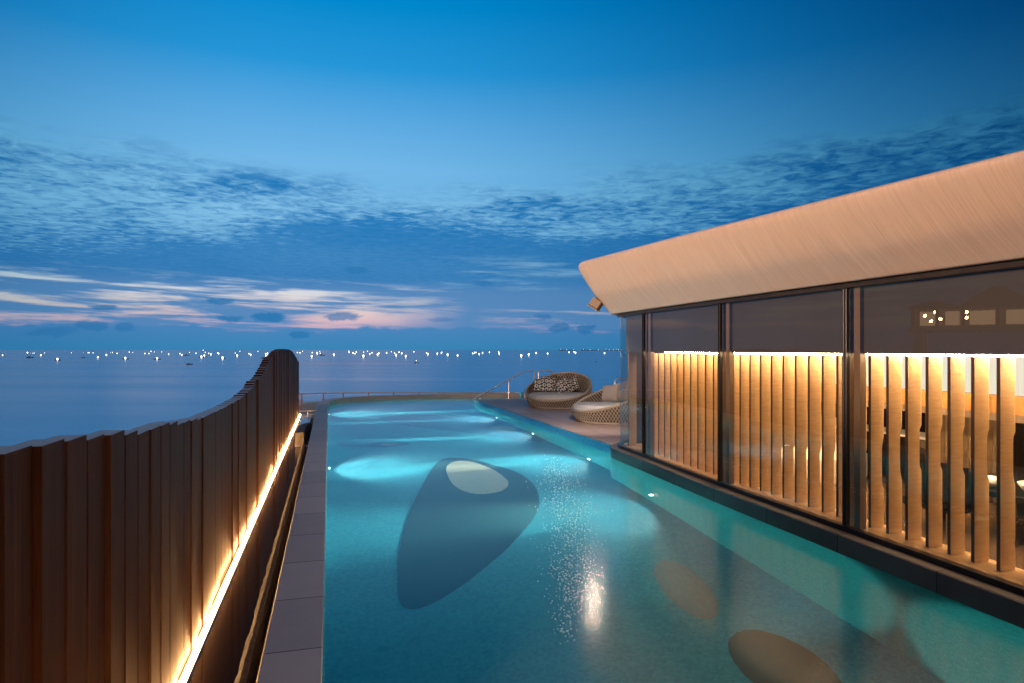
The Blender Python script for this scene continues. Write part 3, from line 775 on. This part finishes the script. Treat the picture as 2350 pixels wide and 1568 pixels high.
# ------------------------------------------------------------------ round wicker daybeds
def daybed(loc, phi0, zlow, zhigh, label, Rb=0.80, Rr=0.93):
    root = empty('wicker_daybed', loc); tag(root, label, 'daybed', 'round wicker daybeds on the deck')
    def rim(a): return zlow + (zhigh - zlow) * ((1 + math.cos(a - phi0)) / 2) ** 1.25
    def pt(a, t, inset=0.0):
        h = rim(a) * t
        bulge = Rb + (Rr - Rb) * min(1.0, h / 0.45) ** 0.7 + 0.03 * math.sin(min(1, h / 0.9) * math.pi)
        lean = max(0, rim(a) - 0.45) * t * t * 0.10
        r = bulge + lean - inset
        return Vector((r * math.cos(a), r * math.sin(a), 0.02 + h))
    N = 72
    mb = MB(); rows = []
    for i in range(N):
        a = 2 * math.pi * i / N
        rows.append([pt(a, j / 8, 0.012) for j in range(9)] + [pt(a, j / 8, 0.05) for j in range(8, -1, -1)])
    rows.append(rows[0]); mb.loft(rows, True)
    mb.build('shell', 'wicker_core', root, smooth=True)
    mb = MB(); M = 76
    for fam in (1, -1):
        for i in range(M):
            a0 = 2 * math.pi * i / M
            pts = [pt(a0 + fam * (0.30 * (j / 9)) * (rim(a0) / 0.6 + 0.25), j / 9, -0.002 - 0.003 * fam) for j in range(10)]
            mb.tube(pts, 0.0075, 4, False)
            if rim(a0) > 0.5:
                pts = [pt(a0 + fam * (0.30 * (j / 9)) * (rim(a0) / 0.6 + 0.25), j / 9, 0.058 + 0.003 * fam) for j in range(4, 10)]
                mb.tube(pts, 0.0075, 4, False)
    mb.build('weave', 'wicker_rope', root)
    mb = MB().tube([pt(2 * math.pi * i / N, 1.0, 0.02) for i in range(N + 1)], 0.032, 8, False); mb.build('rim', 'wicker_rope', root, smooth=True)
    mb = MB().tube([pt(2 * math.pi * i / N, 0.0) + Vector((0, 0, 0.004)) for i in range(N + 1)], 0.022, 8, False); mb.build('base_ring', 'wicker_rope', root, smooth=True)
    mb = MB(); rows = []
    for r, z in ((0.0, 0.17), (0.80, 0.17), (0.855, 0.20), (0.87, 0.27), (0.855, 0.35), (0.80, 0.39), (0.5, 0.405), (0.0, 0.41)):
        rows.append([(r * math.cos(2 * math.pi * k / 48), r * math.sin(2 * math.pi * k / 48), z + (0.006 * math.sin(k * 0.8 + 1) if 0 < r < 0.86 else 0)) for k in range(48)])
    mb.loft(rows, True); mb.build('seat_cushion', 'cushion_cloth', root, smooth=True)
    return root
VIEW = math.pi / 2 - YAW           # azimuth (from +X, counter-clockwise) of the direction away from the viewer
bed1 = daybed((6.385, 17.89, 0), VIEW - R(24), 0.215, 0.93, 'round wicker daybed with patterned pillows on the deck beside the pool steps')
bed2 = daybed((6.305, 14.02, 0), VIEW - R(72), 0.24, 0.95, 'round wicker daybed with plain beige pillows, half hidden behind the glass corner')
def pillow(loc, sz, thick, m, rot, label, group):
    mb = MB(); n = 12; rows_t, rows_b = [], []
    for i in range(n + 1):
        rt, rb = [], []
        for j in range(n + 1):
            u, v = i / n * 2 - 1, j / n * 2 - 1
            h = thick * ((1 - u ** 4) * (1 - v ** 4)) ** 0.6
            s = 1 - 0.07 * (1 - abs(u)) * abs(v) ** 3 - 0.0; s2 = 1 - 0.07 * (1 - abs(v)) * abs(u) ** 3
            rt.append((u * sz * s2, h, v * sz * s)); rb.append((u * sz * s2, -h, v * sz * s))
        rows_t.append(rt); rows_b.append(rb)
    mb.loft(rows_t); mb.loft(rows_b)
    o = mb.build('throw_pillow', m, smooth=True); o.location = loc; o.rotation_euler = rot
    bm = bmesh.new(); bm.from_mesh(o.data); bmesh.ops.remove_doubles(bm, verts=bm.verts, dist=0.0005); bmesh.ops.recalc_face_normals(bm, faces=bm.faces); bm.to_mesh(o.data); bm.free()
    tag(o, label, 'pillow', group)
def bed_pt(bed, right, back, up):
    l = Vector((CS, -SN, 0)); f = Vector((SN, CS, 0))
    return Vector(bed.location) + l * right + f * back + Vector((0, 0, up))
PG = 'patterned pillows on the far daybed'
pillow(bed_pt(bed1, -0.50, 0.36, 0.60), 0.20, 0.07, 'printed_cloth', (R(-24), R(12), -YAW + R(15)), 'dark patterned pillow leftmost at the back of the far daybed', PG)
pillow(bed_pt(bed1, -0.26, 0.30, 0.64), 0.235, 0.08, 'printed_cloth', (R(-26), R(5), -YAW + R(8)), 'patterned pillow standing upright second from left on the far daybed', PG)
pillow(bed_pt(bed1, 0.12, 0.06, 0.61), 0.225, 0.08, 'printed_cloth', (R(-40), R(-38), -YAW - R(12)), 'tilted patterned pillow lying in front on the far daybed', PG)
pillow(bed_pt(bed1, 0.40, 0.24, 0.615), 0.235, 0.08, 'printed_cloth', (R(-35), R(-30), -YAW - R(25)), 'patterned pillow at the right back of the far daybed', PG)
PB = 'plain beige pillows on the near daybed'
pillow(bed_pt(bed2, 0.06, 0.55, 0.60), 0.23, 0.09, 'beige_cloth', (R(-20), R(-8), -YAW - R(45)), 'plain beige pillow nearer the pool on the half hidden daybed', PB)
pillow(bed_pt(bed2, 0.34, 0.36, 0.66), 0.25, 0.09, 'beige_cloth', (R(-22), R(-10), -YAW - R(60)), 'plain beige pillow against the back of the half hidden daybed', PB)

# ------------------------------------------------------------------ handrails and sea balustrade
Yr = 22.4
rail_obj('handrail', (7.1, Yr, 0), 'steel handrail sloping down from the deck into the pool steps', 'handrail',
         [('rail', [(-2.28, 0, -0.10), (-0.42, 0, 0.87), (-0.06, 0, 0.885), (0.0, 0, 0.84), (0.02, 0, 0.0)], 0.024), ('post', [(-0.95, 0, -0.55), (-0.95, 0, 0.585)], 0.021), ('post', [(-2.0, 0, -0.9), (-2.0, 0, 0.04)], 0.021)])
rail_obj('handrail', (7.35, 22.6, 0), 'steel handrail rising behind the far daybed and sloping down to the right', 'handrail',
         [('rail', [(-0.03, 0, 0.0), (-0.02, 0, 0.84), (0.05, 0, 0.89), (0.42, 0, 0.88), (2.2, 0, -0.16)], 0.026), ('post', [(1.3, 0, -0.05), (1.3, 0, 0.36)], 0.02)])
rail_obj('handrail', (7.12, 15.6, 0), 'steel handrail loop just left of the glass corner behind the near daybed', 'handrail',
         [('rail', [(0.0, 0, 0.0), (0.0, 0, 0.82), (0.05, 0, 0.885), (0.15, 0.02, 0.905), (0.9, 0.1, 0.905), (0.95, 0.1, 0.86), (0.95, 0.1, 0.0)], 0.024), ('post', [(0.5, 0.055, 0), (0.5, 0.055, 0.89)], 0.018)])
bl = empty('glass_balustrade', (2.0, 26.5, -1.0)); tag(bl, 'low glass balustrade with slim steel handrail beyond the far end of the pool', 'balustrade')
bpx = [692.7, 742.4, 787.6, 846, 903.8, 961.7, 1019, 1075.8, 1133.7, 1191.5, 1250, 1310, 1370, 1430]
brow = [904.6, 902.3, 901.7, 901.4, 901.2, 901, 900.9, 900.8, 900.8, 900.8, 900.8, 900.8, 900.8, 900.8]
ZR = -0.04
bpts = [ground(a, b, ZR) for a, b in zip(bpx, brow)]
def bp_(mb, name, m, **k):
    o = mb.build(name, m, **k); o.parent = bl; o.matrix_parent_inverse = Matrix.Translation(-bl.location)
ext = [bpts[0] + Vector((-2.2, -1.2, 0))] + bpts
bp_(MB().tube(ext, 0.022, 8), 'rail', 'steel', smooth=True)
for p in ext: bp_(MB().box((p.x - 0.025, p.y - 0.02, -1.0), (p.x + 0.025, p.y + 0.02, ZR - 0.01)).box((p.x - 0.05, p.y - 0.03, -0.30), (p.x + 0.05, p.y + 0.03, -0.25)), 'post', 'copper')
for a, b in zip(ext, ext[1:]):
    d = (b - a).normalized() * 0.06; a2, b2 = a + d, b - d
    bp_(MB().quad((a2.x, a2.y, -0.95), (b2.x, b2.y, -0.95), (b2.x, b2.y, ZR - 0.08), (a2.x, a2.y, ZR - 0.08)), 'glass_panel', 'clear_glass')

# ------------------------------------------------------------------ bubbles on the water
mb = MB()
cl = [(1265, 1060, 40), (1290, 1120, 48), (1305, 1190, 55), (1315, 1260, 55), (1312, 1330, 48), (1305, 1400, 34), (1300, 1500, 22)]
def tiny(mb, c, r):
    n = len(mb.v); ph = random.uniform(0, 1)
    mb.v += [(c.x + r * math.cos(ph + q * 1.2566), c.y + r * 1.1 * math.sin(ph + q * 1.2566), c.z) for q in range(5)] + [(c.x, c.y, c.z + r * 0.75)]
    mb.f += [(n + q, n + (q + 1) % 5, n + 5) for q in range(5)]
for i in range(5200):
    t = random.random() ** 0.85 * (len(cl) - 1); j = min(len(cl) - 2, int(t)); f = t - j
    # thins out toward the viewer
    if random.random() > 1.0 - (t / (len(cl) - 1)) ** 0.8: continue
    px = cl[j][0] + (cl[j + 1][0] - cl[j][0]) * f; py = cl[j][1] + (cl[j + 1][1] - cl[j][1]) * f; wd = cl[j][2] + (cl[j + 1][2] - cl[j][2]) * f
    c = ground(px + random.gauss(0, wd * 0.55), py + random.gauss(0, 10), ZW)
    c.z = ZW + 0.003
    tiny(mb, c, random.choice((0.0025, 0.003, 0.004, 0.005, 0.008)))
foam = mb.build('foam', 'foam_white'); tag(foam, 'drift of sparkling white bubbles on the pool water', 'foam', kind='stuff')

# ------------------------------------------------------------------ boats on the sea
def boat_meshes():
    mb = MB(); rows = []
    for i in range(9):
        t = i / 8; xx = -1 + 2 * t; wd = 0.26 * (1 - abs(xx) ** 3) + 0.02; sh = 0.16 + 0.16 * xx ** 4
        rows.append([(xx, -wd, sh), (xx, -wd * 0.7, -0.03), (xx, 0, -0.08), (xx, wd * 0.7, -0.03), (xx, wd, sh), (xx, 0, sh - 0.03)])
    hull = mb.loft(rows, True, True).build('hull', 'boat_hull')
    cab = MB().box((-0.42, -0.16, 0.12), (0.02, 0.16, 0.38)).box((-0.48, -0.19, 0.38), (0.08, 0.19, 0.42)).tube([(0.25, 0, 0.1), (0.25, 0, 0.75)], 0.015, 6).build('cabin', 'boat_cabin')
    lamp = MB().lathe([(0.0, -1.0), (0.6, -0.8), (0.95, -0.3), (0.95, 0.3), (0.6, 0.8), (0.0, 1.0)], 10).build('lamp', 'boat_lamp')
    return hull, cab, lamp
HULL, CAB, LAMP = boat_meshes()
used = [False]
def make_boat(sx, sy, size, label, group, lampy=True, length=None, rz=0.0, name='fishing_boat', lampmat=None):
    """sx, sy: bearing of the lamp in the full-size survey picture"""
    px, py = sx / 1.2766, sy / 1.2766
    half = size * 0.5 / 1.2766
    base = max(py + half * 0.9, HY + 1.9)
    p = ground(px, base, -6.0); t = (CAMZ + 6.0) * F / (base - HY)
    root = empty(name, p, rz); tag(root, label, 'boat', group)
    L = length or max(2.6, 0.55 * size * t / 1917.0)
    pieces = [(HULL, L), (CAB, L)]
    for src, sc in pieces:
        o = src if not used[0] else src.copy()
        if used[0]: COL.objects.link(o)
        o.parent = root; o.scale = (sc, sc, sc)
    if lampy:
        o = LAMP if not used[0] else LAMP.copy()
        if used[0]: COL.objects.link(o)
        o.parent = root; r = 0.34 * size * t / 1917.0
        lz = CAMZ - (py - HY) / F * t + 6.0
        o.location = (0.0, 0, lz); o.scale = (r * 0.8, r * 0.8, r * 1.15)
    used[0] = True
    return root
A = [(35,195,5),(378,158,5),(420,165,2),(455,165,2.5),(473,164,2.5),(562,192,6),(612,162,2.5),(790,247,8),(982,160,2.5),(1143,160,2),(1212,160,3),(1228,160,3),(1281,160,3),(1348,222,7),(1465,188,6),(1550,155,2.5),(1525,157,2),(1612,168,4),(1780,149,3),(1725,232,8),(1828,155,2),(1995,170,4),(2050,170,4),(2080,138,3),(2124,149,2.5),(2227,148,2.5),(2162,236,8),(2323,180,4)]
B_ = [(363,173,4),(389,190,5),(495,155,3),(584,165,3.5),(683,124,2.5),(710,153,3),(658,213,8),(697,198,7),(757,168,4),(788,182,6),(885,165,5),(898,173,4),(950,226,9),(1123,163,3),(1150,197,7),(1188,139,2.5),(1313,173,4),(1338,186,6),(1437,139,2.5),(1540,175,4),(1567,170,6),(1548,205,8),(1667,140,2.5),(1980,156,4),(2015,160,4),(2053,139,2.5),(2177,207,8),(2185,156,4),(2250,155,3.5),(2253,172,5),(2287,140,2.5),(2294,166,3.5)]
C_ = [(602,185,7),(808,137,3),(813,155,3.5),(867,161,5),(893,172,4.5),(912,147,4.5),(1012,150,3),(1065,138,3),(1008,203,9),(1096,175,5),(1127,159,4),(1204,183,7),(1222,166,5),(1328,161,5),(1394,145,3),(1437,163,4),(1458,190,8),(1500,150,4),(1537,167,6),(1593,206,8),(1704,146,3.5),(1878,160,4),(1897,176,7),(2026,170,6),(2083,162,5),(2090,152,3),(2168,185,8),(2305,196,7)]
D_ = [(258,168,5),(285,157,5),(302,154,4),(347,178,6),(393,161,5.5),(488,152,4.5),(615,148,4),(622,170,6),(926,197,9),(1029,181,8),(1131,163,6),(1289,170,6),(1584,153,5),(1653,148,4),(1673,158,6),(2073,163,6)]
allb = sorted([(x0 + x / 4.7, 1000 + y / 4.7, s) for x0, L in ((0, A), (450, B_), (850, C_), (1330, D_)) for x, y, s in L])
ORD = 'first second third fourth fifth sixth seventh eighth ninth tenth eleventh twelfth thirteenth fourteenth fifteenth sixteenth seventeenth eighteenth nineteenth twentieth'.split()
zones = [(0, 800, 'left of the fence tip'), (800, 1400, 'between the fence tip and the pool handrail'), (1400, 3000, 'right of the pool handrail, toward the pavilion')]
cnt = {}
for sx, sy, s in allb:
    z = next(q for q in zones if q[0] <= sx < q[1])
    if s >= 7:
        k = cnt.get(z[2], 0); cnt[z[2]] = k + 1
        lab = f'{ORD[k]} large white boat lamp {z[2].split(",")[0]}, from the left'
    else: lab = f'small far fishing boat lit white {z[2].split(",")[0]}'
    make_boat(sx, sy, s, lab, 'fishing boats with white lamps on the sea', rz=-YAW + random.uniform(-0.7, 0.7))
dark = [(450 + 490 / 4.7, 1000 + 322 / 4.7, 4.6, 'dark boat with small cabin, nearest boat on the sea left of the fence tip'),
        (850 + 1738 / 4.7, 1000 + 302 / 4.7, 3.2, 'dark boat with one small lamp alone on the open water before the lit boats'),
        (1330 + 1955 / 4.7, 1000 + 286 / 4.7, 1.8, 'tiny dark boat alone on the sea near the pavilion corner'),
        (450 + 1508 / 4.7, 1000 + 236 / 4.7, 3.4, 'unlit dark boat just left of the fence tip below a bright lamp'),
        (450 + 450 / 4.7, 1000 + 197 / 4.7, 3.6, 'unlit dark boat among the small lights left of the fence'),
        (405 / 4.7, 1000 + 232 / 4.7, 5.2, 'unlit dark boat farthest left under the paired lights'),
        (1143 / 4.7, 1000 + 231 / 4.7, 3.2, 'unlit dark boat between the two large lamps at left'),
        (850 + 437 / 4.7, 1000 + 197 / 4.7, 4.0, 'unlit dark boat right of the fence tip beside a lamp cluster')]
for i, (sx, sy, px_len, lab) in enumerate(dark):
    t = (CAMZ + 6.0) * 1917 / (sy - 1025.1)
    make_boat(sx, sy - 0.1, 0.2, lab, 'dark unlit boats on the sea', lampy=False, length=px_len * 2.3 * t / 1917.0, rz=-YAW + random.uniform(-0.2, 0.2))
sm = make_boat(850 + 1738 / 4.7, 1000 + 290 / 4.7, 2.6, 'x', None)
for ch in list(sm.children):
    if not ch.name.startswith('lamp'): bpy.data.objects.remove(ch)
# hang that lamp on the dark boat it belongs to
host = next(o for o in COL.objects if o.get('label', '').startswith('dark boat with one small lamp'))
for ch in list(sm.children):
    wloc = sm.location + Matrix.Rotation(sm.rotation_euler.z, 3, 'Z') @ ch.location
    ch.parent = host; ch.location = (0, 0, 1.4)
bpy.data.objects.remove(sm)
# big ships on the horizon at right
for i, (x, wd, lab) in enumerate([(1555, 60, 'long dark ship with warm lights on the horizon above the daybed'), (1625, 70, 'second long dark ship with warm lights on the horizon, nearer the pavilion'), (1700, 34, 'dark ship on the horizon with a single tall mast'), (1729, 24, 'dark ship on the horizon touching the pavilion glass corner')]):
    x0 = (1330 + [1560, 1885, 2140, 2265][i] / 4.7) / 1.2766
    p = ground(x0, HY + 1.6, -6.0); t = (CAMZ + 6.0) * F / 1.6
    root = empty('cargo_ship', p, -YAW); tag(root, lab, 'ship', 'large ships on the horizon')
    L = wd / 1.2766 / 4.7 * 1.9 * t / F; h = 1.4 * t / F
    MB().prism([(-L, -20), (L * 0.9, -20), (L, 0), (L * 0.9, 20), (-L, 20)], 0, h).build('hull', 'boat_hull', root)
    MB().box((-L * 0.9, -15, h), (-L * 0.65, 15, h * 2.4)).tube([(L * 0.3, 0, h), (L * 0.3, 0, h * 2.6)], h * 0.08, 6).build('superstructure', 'boat_cabin', root)
    for q in (-0.8, -0.1, 0.75):
        lo = MB().lathe([(0, -1), (0.8, -0.6), (1, 0), (0.8, 0.6), (0, 1)], 8).build('lamp', 'ship_lamp', root); lo.location = (L * q, -24, h * (2.0 if q < -.5 else 1.2)); lo.scale = (h * 0.5,) * 3

# ------------------------------------------------------------------ hilltop restaurant seen only as a reflection in the glass
rp = empty('restaurant_pavilion', (-60.7, 57.0, 4.2), R(50)); tag(rp, 'hip roofed open restaurant on posts across the water, mirrored in the near window', 'restaurant')
MB().box((-9, -3, -0.5), (9, 3, 0)).box((-8.5, -2.6, -10.4), (-7.5, -1.6, -0.5)).box((7.5, -2.6, -10.4), (8.5, -1.6, -0.5)).box((-8.5, 1.6, -10.4), (-7.5, 2.6, -0.5)).box((7.5, 1.6, -10.4), (8.5, 2.6, -0.5)).build('platform', 'concrete', rp)
mb = MB()
for x0, x1, e, pk in ((-9.5, -2.6, 2.2, 2.9), (-2.8, 4.0, 2.3, 4.4), (3.8, 9.5, 2.2, 3.0)):
    xm = (x0 + x1) / 2
    mb.loft([[(x0, -3.6, e), (x0, 3.6, e)], [(xm - 0.6, -0.2, pk), (xm - 0.6, 0.2, pk)], [(xm + 0.6, -0.2, pk), (xm + 0.6, 0.2, pk)], [(x1, -3.6, e), (x1, 3.6, e)]])
    mb.quad((x0, -3.6, e), (x1, -3.6, e), (xm + 0.6, -0.2, pk), (xm - 0.6, -0.2, pk)); mb.quad((x0, 3.6, e), (x1, 3.6, e), (xm + 0.6, 0.2, pk), (xm - 0.6, 0.2, pk))
mb.build('roof', 'thatch', rp)
for x in (-8.5, -5.5, -2.5, 0.6, 3.7, 6.2, 8.6): MB().box((x - 0.15, -2.9, 0), (x + 0.15, -2.6, 2.25)).build('post', 'thatch', rp)
MB().box((-8.8, 1.2, 0), (8.8, 1.3, 2.2)).build('wall', 'beige_cloth', rp)
for x0, x1 in ((-7.2, -5.8), (-2.2, -0.2), (0.8, 3.2), (4.2, 5.6), (6.6, 8.2)): MB().quad((x0, 1.18, 0.3), (x1, 1.18, 0.3), (x1, 1.18, 1.9), (x0, 1.18, 1.9)).build('window', 'lit_room', rp)
for x, z in ((-7.9, 1.5), (-7.9, 0.8), (-5.0, 1.2), (-4.2, 0.6), (-2.1, 1.7), (-2.1, 1.0), (3.4, 1.6), (3.4, 1.0), (6.4, 1.7), (7.4, 1.3), (6.8, 0.7), (5.9, 0.9)):
    lo = MB().lathe([(0, -0.2), (0.16, -0.12), (0.18, 0.1), (0, 0.2)], 8).build('lantern', 'lantern', rp); lo.location = (x, -2.2, z)
for x, z in ((-6.6, 2.35), (-5.4, 2.4), (-4.6, 2.45), (-3.9, 2.45), (-3.0, 2.5)):
    lo = MB().lathe([(0, -0.1), (0.12, 0), (0, 0.1)], 8).build('spotlight', 'cool_lamp', rp); lo.location = (x, -3.7, z)

# ------------------------------------------------------------------ dusk sky
world = bpy.data.worlds.new('World'); scene.world = world; world.use_nodes = True
nt = world.node_tree; nt.nodes.clear()
tc = nt.nodes.new('ShaderNodeTexCoord'); dx, dy, dz = xyz(nt, tc.outputs['Generated'])
hor = (dx * dx + dy * dy).pw(0.5).mx(0.0001)
T = dz / hor
n = nt.nodes.new('ShaderNodeMath'); n.operation = 'ARCTAN2'; nt.links.new(dx.s, n.inputs[0]); nt.links.new(dy.s, n.inputs[1]); AZ = V(nt, n.outputs[0])
def tr(t): return min(1.0, max(0.0, t / 1.2))
Tn = (T / 1.2).mx(0.0).mn(1.0)
base = ramp(nt, Tn, [(0.0, rgb(56, 130, 182)), (tr(.06), rgb(80, 142, 195)), (tr(.13), rgb(78, 152, 208)), (tr(.20), rgb(112, 180, 228)), (tr(.27), rgb(116, 184, 232)), (tr(.34), rgb(92, 170, 226)), (tr(.42), rgb(38, 150, 216)), (tr(.52), rgb(0, 136, 205)), (tr(.8), rgb(0, 108, 176)), (1.0, rgb(10, 88, 150))])
plane = comb(nt, dx / dz.mx(0.02), dy / dz.mx(0.02), 0.0)
big = noise(nt, comb(nt, AZ * 2.0, T * 6.0, 1.7), 1.0, 3, 0.5)
big2 = noise(nt, comb(nt, AZ * 5.0, T * 18.0, 4.2), 1.0, 3, 0.5)
fine = noise(nt, plane, 8.5, 5, 0.60, 0.6)
fine2 = noise(nt, plane, 2.2, 3, 0.5)
# altocumulus sheet
Tu = (AZ - 0.07).ab() * 0.085 + 0.245
lay = (Tu - T + (big2 - 0.5) * 0.10 + (fine2 - 0.5) * 0.05).step(-0.015, 0.05)
solid = (T - (AZ + 0.02).mn(0.0) * 0.16 + (big - 0.5) * 0.16).step(0.22, 0.12)
cov = (fine * 0.80 + fine2 * 0.15 + (big2 - 0.5) * 0.6 + solid * 0.5).step(0.30, 0.69)
gapc = mix(nt, lay * 0.65, base, rgb(140, 198, 232))
cloudc = mix(nt, T.step(0.05, 0.22), rgb(58, 124, 182), rgb(36, 122, 186))
sky = mix(nt, lay * cov * (fine * 0.35 + big2 * 0.25 + 0.64).mn(1.0), gapc, cloudc)
# pale and rosy streaks low down
st = noise(nt, comb(nt, AZ * 3.2, T * 52.0 + AZ * 2.0, 9.0), 1.0, 5, 0.58, 0.6)
st2 = noise(nt, comb(nt, AZ * 9.0, T * 90.0, 2.0), 1.0, 4, 0.6, 0.4)
lo_edge = (T + (st2 - 0.5) * 0.012).step(0.020, 0.034)
hi_edge = (T + (st - 0.5) * 0.05 + AZ * 0.02).step(0.108, 0.088)
leftside = (AZ * -1.0 + (big2 - 0.5) * 0.3).step(-0.22, -0.02)
rightside = AZ.step(0.20, 0.32) * (T - AZ * 0.04).step(0.062, 0.035) * 0.8 * AZ.step(1.0, 0.6)
amt = ((st * 0.65 + st2 * 0.35).step(0.455, 0.60)) * lo_edge * hi_edge * (leftside + rightside).mn(1.0)
stc = ramp(nt, (T / 0.12).mx(0.0).mn(1.0), [(0.2, rgb(190, 160, 190)), (0.36, rgb(226, 192, 196)), (0.5, rgb(236, 214, 206)), (0.7, rgb(222, 222, 226)), (0.95, rgb(190, 214, 232))])
sky = mix(nt, lo_edge * T.step(0.11, 0.08) * 0.7, sky, rgb(98, 142, 192))
sky = mix(nt, amt * 0.92, sky, stc)
# patch of wispy light at right centre
wis = (st2 * 0.5 + st * 0.5).step(0.46, 0.64) * T.step(0.085, 0.10) * T.step(0.15, 0.125) * AZ.step(0.12, 0.22) * AZ.step(0.62, 0.45)
sky = mix(nt, wis * 0.6, sky, rgb(150, 195, 222))
# cloud bank on the horizon
bk = noise(nt, comb(nt, AZ * 16.0, T * 20.0, 5.0), 1.0, 4, 0.55)
bank = (T - (bk - 0.5) * 0.035).step(0.0335, 0.0275)
sky = mix(nt, bank, sky, mix(nt, (T / 0.03).mx(0.0).mn(1.0), rgb(56, 132, 182), rgb(74, 134, 188)))
# a few small dark cumulus
dist = noise(nt, comb(nt, AZ * 34.0, T * 60.0, 8.0), 1.0, 3, 0.6)
blobs = None
for px, py, wpx, hpx, s in [(615, 728, 34, 13, .9), (500, 692, 26, 8, .8), (530, 732, 26, 10, .8), (215, 745, 30, 11, .6), (285, 750, 18, 11, .6), (240, 705, 22, 6, .8), (820, 621, 30, 10, .6), (785, 727, 46, 10, .75), (1110, 652, 24, 7, .5), (1250, 727, 20, 7, .6), (1285, 752, 30, 11, .7), (1340, 755, 22, 12, .7), (690, 768, 26, 9, .8), (120, 760, 40, 12, .5), (1010, 735, 40, 7, .4)]:
    az = math.atan((px - CX) / F) + YAW; tt = (HY - py) / F * math.cos(az - YAW)
    ex = ((AZ - az) / (wpx / F)); ey = ((T - tt) / (hpx / F))
    d = (ex * ex + ey * ey).pw(0.5) + (dist - 0.5) * 2.4
    b = d.step(1.15, 0.55) * s
    blobs = b if blobs is None else blobs.mx(b)
sky = mix(nt, blobs, sky, rgb(40, 118, 176))
# the glow is centred a little left of the view and falls away to both sides; anti-twilight haze behind
side = (AZ - 0.02).mx(0.0); sidel = ((AZ * -1.0) - 0.05).mx(0.0)
kR = (T * 1.6 + 0.55).mn(1.45)
fall = (side * side * kR * -1.7 - sidel * sidel * (T * 4.0 + 1.9).mn(4.0)).exp()
mul = nt.nodes.new('ShaderNodeMix'); mul.data_type = 'RGBA'; mul.blend_type = 'MULTIPLY'; mul.inputs[0].default_value = 1.0
nt.links.new(sky, mul.inputs[6]); nt.links.new(comb(nt, fall.pw(1.75), fall.pw(0.95), fall.pw(0.75)), mul.inputs[7])
rear = AZ.ab().step(1.7, 2.5)
rearc = ramp(nt, Tn, [(0.0, (0.42, 0.33, 0.32, 1)), (0.25, (0.55, 0.43, 0.40, 1)), (0.7, (0.42, 0.37, 0.37, 1)), (1.0, (0.20, 0.23, 0.28, 1))])
out = mix(nt, rear, mul.outputs[2], rearc)
out = mix(nt, T.step(-0.001, -0.02), out, (0.02, 0.05, 0.09, 1))
bg = nt.nodes.new('ShaderNodeBackground'); nt.links.new(out, bg.inputs[0]); bg.inputs[1].default_value = 1.0
wo = nt.nodes.new('ShaderNodeOutputWorld'); nt.links.new(bg.outputs[0], wo.inputs[0])

# warm low light from the left, added in place of unseen hotel floodlights
sl = bpy.data.lights.new('hotel_flood_fill', 'SUN'); sl.energy = 4.6; sl.angle = R(10); sl.color = (1.0, 0.61, 0.42)
so = bpy.data.objects.new('hotel_flood_fill', sl); COL.objects.link(so)
so.rotation_euler = Vector((0.99, 0.03, -0.035)).to_track_quat('-Z', 'Y').to_euler()

# ------------------------------------------------------------------ camera and render settings
cam = bpy.data.cameras.new('camera'); cam.sensor_width = 36.0; cam.lens = 36.0 * F / 2350.0
cam.shift_y = (HY - 784.0) / 2350.0
cam.clip_end = 200000.0; cam.clip_start = 0.05
co = bpy.data.objects.new('camera', cam); COL.objects.link(co); co.location = (0, 0, CAMZ); co.rotation_euler = (R(90), 0, -YAW)
scene.camera = co
scene.view_settings.view_transform = 'Standard'; scene.view_settings.look = 'None'
scene.view_settings.exposure = 0.0; scene.view_settings.gamma = 1.0
cy = scene.cycles
cy.use_denoising = True; cy.max_bounces = 10; cy.transparent_max_bounces = 24; cy.sample_clamp_indirect = 14.0; cy.blur_glossy = 0.5
cy.caustics_reflective = False
